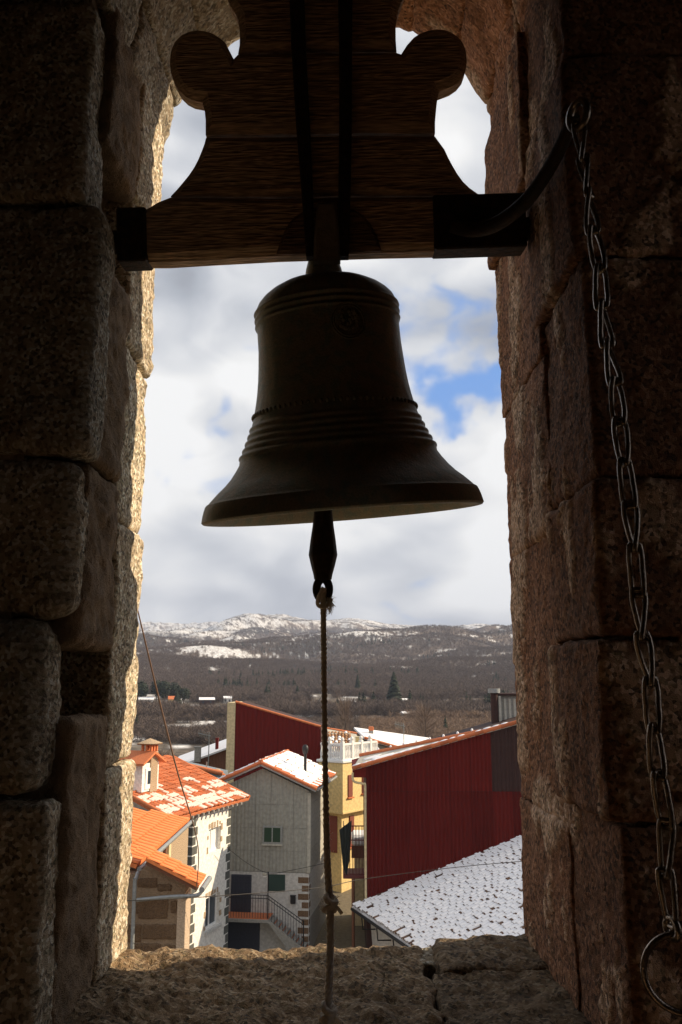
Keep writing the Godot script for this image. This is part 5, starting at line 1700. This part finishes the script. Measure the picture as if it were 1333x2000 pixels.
func fir_mesh(tall: float, wide: float, seed_: int, sprays: int) -> ArrayMesh:
	var q := RandomNumberGenerator.new()
	q.seed = seed_
	var g := Geo.new()
	for k in sprays:
		var t := pow(q.randf(), 0.75)
		var y := tall * lerpf(0.10, 0.98, 1.0 - t)
		var r := wide * (0.12 + 0.88 * (1.0 - y / tall)) * q.randf_range(0.65, 1.1)
		var a := q.randf() * TAU
		var o := Vector3(cos(a), 0, sin(a))
		var s := Vector3(-sin(a), 0, cos(a)) * r * 0.42
		g.col = Color(0.75, 0.8, 0.7).lerp(Color(1.0, 1.0, 1.0), q.randf())
		var tip := o * r + Vector3(0, y - r * 0.28, 0)
		g.flat(Vector3(0, y + tall * 0.05, 0), tip + s, tip - s, o + Vector3(0, 1.2, 0))
	return g.mesh(M.needle)


func single_trees() -> void:
	for e: Array in [
		[20.6, -330.0, 13.0, 4.3, "tall dark conifer standing alone at the foot of the right hillside"],
		[8.5, -430.0, 10.0, 2.6, "dark conifer left of the tall lone one, at the edge of the woods"],
		[-31.5, -360.0, 7.0, 2.6, "rounded dark evergreen in the bare woods above the red gable's cream edge"],
		[-19.5, -380.0, 6.0, 2.2, "small dark evergreen above the middle of the red gable's sloping top"],
		[-62.0, -322.0, 6.0, 2.4, "dark conifer beside the ochre house in the valley"],
	]:
		var y := land_height(e[0], e[1])
		var t := thing("conifer", e[4], "conifer", Vector3(e[0], y - 0.2, e[1]), 0.0, "dark conifers in the valley")
		obj("crown", fir_mesh(e[2], e[3], int(e[2] * 10), 420), M.needle, t)
		rod("trunk", t, M.bark, [Vector3.ZERO, Vector3(0, e[2] * 0.9, 0)], [0.3, 0.04], 6)
	for k in 9:
		var x := -82.0 + k * 2.5 + sin(k * 5.1)
		var z := -338.0 - 6.0 * sin(k * 2.3)
		var y := land_height(x, z)
		var hgt: float = [8.5, 9.5, 9.0, 10.0, 9.2, 9.8, 8.8, 8.0, 6.8][k]
		var t := thing("round_pine", ["broad dark pine at the left end of the pine row by the jamb", "second dark pine from the left in the row above the white shed", "third dark pine of the row above the white shed", "tallest dark pine in the row left of the ochre house", "dark pine at the middle of the row, behind the cable", "full crowned dark pine right of the cable", "dark pine behind the ochre house's left side", "lower dark pine just left of the ochre house", "smallest dark pine at the right end of the row"][k], "pine tree", Vector3(x, y - 0.2, z), 0.0, "row of dark pines in the valley")
		var g := Geo.new()
		var q := RandomNumberGenerator.new()
		q.seed = 900 + k
		for i in 520:
			var d := Vector3(q.randfn(), q.randfn(), q.randfn()).normalized() * pow(q.randf(), 0.4)
			var p := Vector3(d.x * 2.7, hgt * 0.62 + d.y * hgt * 0.36, d.z * 2.7)
			var u := Vector3(q.randfn(), q.randfn(), q.randfn()).normalized() * 0.5
			var w := u.cross(d).normalized() * 0.45
			g.col = Color(0.7, 0.75, 0.65).lerp(Color.WHITE, q.randf())
			g.flat(p - u, p + u, p + w, d)
		obj("crown", g.mesh(), M.needle, t)
		rod("trunk", t, M.bark, [Vector3.ZERO, Vector3(0, hgt * 0.6, 0)], [0.25, 0.12], 6)
	# leafless trees that can be told apart in front of the woods
	for e: Array in [
		[0.6, -150.0, 12.0, 3.4, "tall pale leafless tree directly behind the rope at the foot of the hills"],
		[15.6, -160.0, 10.0, 4.2, "wide pale leafless tree right of the tall lone conifer"],
		[10.5, -118.0, 7.0, 2.6, "leafless tree behind the television aerial over the snowy roof"],
		[-14.5, -105.0, 6.5, 3.4, "dense brown leafless tree left of the cream edged gable"],
		[-21.0, -100.0, 6.5, 3.6, "bushy brown leafless tree behind the tiled chimney"],
		[24.0, -125.0, 8.5, 3.6, "reddish leafless tree left of the metal flue"],
	]:
		var y := land_height(e[0], e[1])
		var t := thing("bare_tree", e[4], "bare tree", Vector3(e[0], y - 0.2, e[1]), 0.0, "leafless trees below the hills")
		var g := Geo.new()
		bare_crown(g, int(e[2] * 77 + e[0]), e[2], e[3], 460, 0.032, 0.18, 0.45)
		obj("crown", g.mesh(), M.twig, t)
		rod("trunk", t, M.bark, [Vector3.ZERO, Vector3(0.2, e[2] * 0.4, 0), Vector3(0, e[2] * 0.8, 0)], [0.2, 0.12, 0.03], 6)


func far_houses() -> void:
	for e: Array in [
		[-75.5, -330.0, 5.5, 2.6, 4.0, M.limewash, M.snow, "white shed with a snowy roof far off beside the left jamb"],
		[-65.2, -330.0, 3.4, 3.4, 4.0, M.ochre, M.terracotta, "small ochre house far off among dark pines"],
		[-52.0, -330.0, 5.6, 2.6, 4.0, M.red_rust, M.snow, "reddish far house with a white roof in the valley at left"],
		[-46.0, -345.0, 3.2, 2.4, 3.0, M.limewash, M.snow, "pale far house right of the reddish one"],
		[25.0, -330.0, 3.0, 2.0, 3.0, M.limewash, M.snow, "tiny white house right of the tall lone conifer's foot"],
		[19.0, -250.0, 2.6, 1.5, 3.0, M.concrete, M.snow, "low grey hut with snow left of the tall lone conifer"],
	]:
		var y := land_height(e[0], e[1])
		var eye_y := 2.0
		var h := thing("far_house", e[7], "house", Vector3(e[0], y - 0.5, e[1]), 12.0, "far houses in the valley")
		part_box("wall", h, e[5], Vector3(0, eye_y * 0.5, 0), Vector3(e[2], eye_y + e[3] * 0.4, e[4]))
		var top: float = eye_y * 0.5 + (eye_y + e[3] * 0.4) * 0.5
		prism_part("roof", h, e[6], [-e[4] * 0.62, 0.0, 0.0, e[3] * 0.36, e[4] * 0.62, 0.0], -e[2] * 0.54, e[2] * 0.54, 0.0, Basis(Vector3.UP, PI / 2), Vector3(0, top, 0))
		for s: float in [-0.25, 0.25]:
			part_box("window", h, M.glass, Vector3(e[2] * s, top - 0.9, e[4] / 2 + 0.02), Vector3(0.6, 0.8, 0.06))


func _ready() -> void:
	# camera, sky, sun, exposure
	var cam := Camera3D.new()
	cam.name = "camera"
	cam.fov = 63.3
	cam.near = 0.05
	cam.far = 9000.0
	cam.rotation_degrees = Vector3(11.7, 0, 0)
	add_child(cam)
	cam.current = true
	var env := Environment.new()
	env.background_mode = Environment.BG_SKY
	env.sky = Sky.new()
	env.sky.sky_material = make_sky()
	env.background_energy_multiplier = 1.0
	env.tonemap_mode = Environment.TONE_MAPPER_LINEAR
	env.tonemap_exposure = 1.35
	env.sdfgi_enabled = true
	env.ssao_enabled = true
	env.ssil_enabled = true
	env.fog_enabled = true
	env.fog_density = 0.00016
	env.fog_light_color = Color(0.75, 0.80, 0.90)
	var we := WorldEnvironment.new()
	we.name = "environment"
	we.environment = env
	add_child(we)
	var sun := DirectionalLight3D.new()
	sun.name = "sun"
	sun.light_color = Color(1.0, 0.91, 0.78)
	sun.light_energy = 1.6
	sun.light_angular_distance = 0.5
	sun.shadow_enabled = true
	add_child(sun)
	# low winter sun from the right, a little beyond the wall
	var el := deg_to_rad(30.0)
	var az := deg_to_rad(10.8)
	var to_sun := Vector3(cos(el) * cos(az), sin(el), -cos(el) * sin(az))
	sun.look_at_from_position(Vector3.ZERO, -to_sun, Vector3.UP)

	rng.seed = 2024
	nz.seed = 7
	nz.noise_type = FastNoiseLite.TYPE_SIMPLEX_SMOOTH
	nz.frequency = 1.0
	nz.fractal_octaves = 3
	nf.seed = 19
	nf.noise_type = FastNoiseLite.TYPE_SIMPLEX
	nf.frequency = 1.0
	nf.fractal_octaves = 2
	make_materials()
	landscape()
	tower()
	white_house()
	grey_house()
	cottage()
	red_building()
	snowy_house()
	yellow_house()
	back_houses()
	far_houses()
	woods()
	single_trees()
	wires()
	bell_and_fittings()
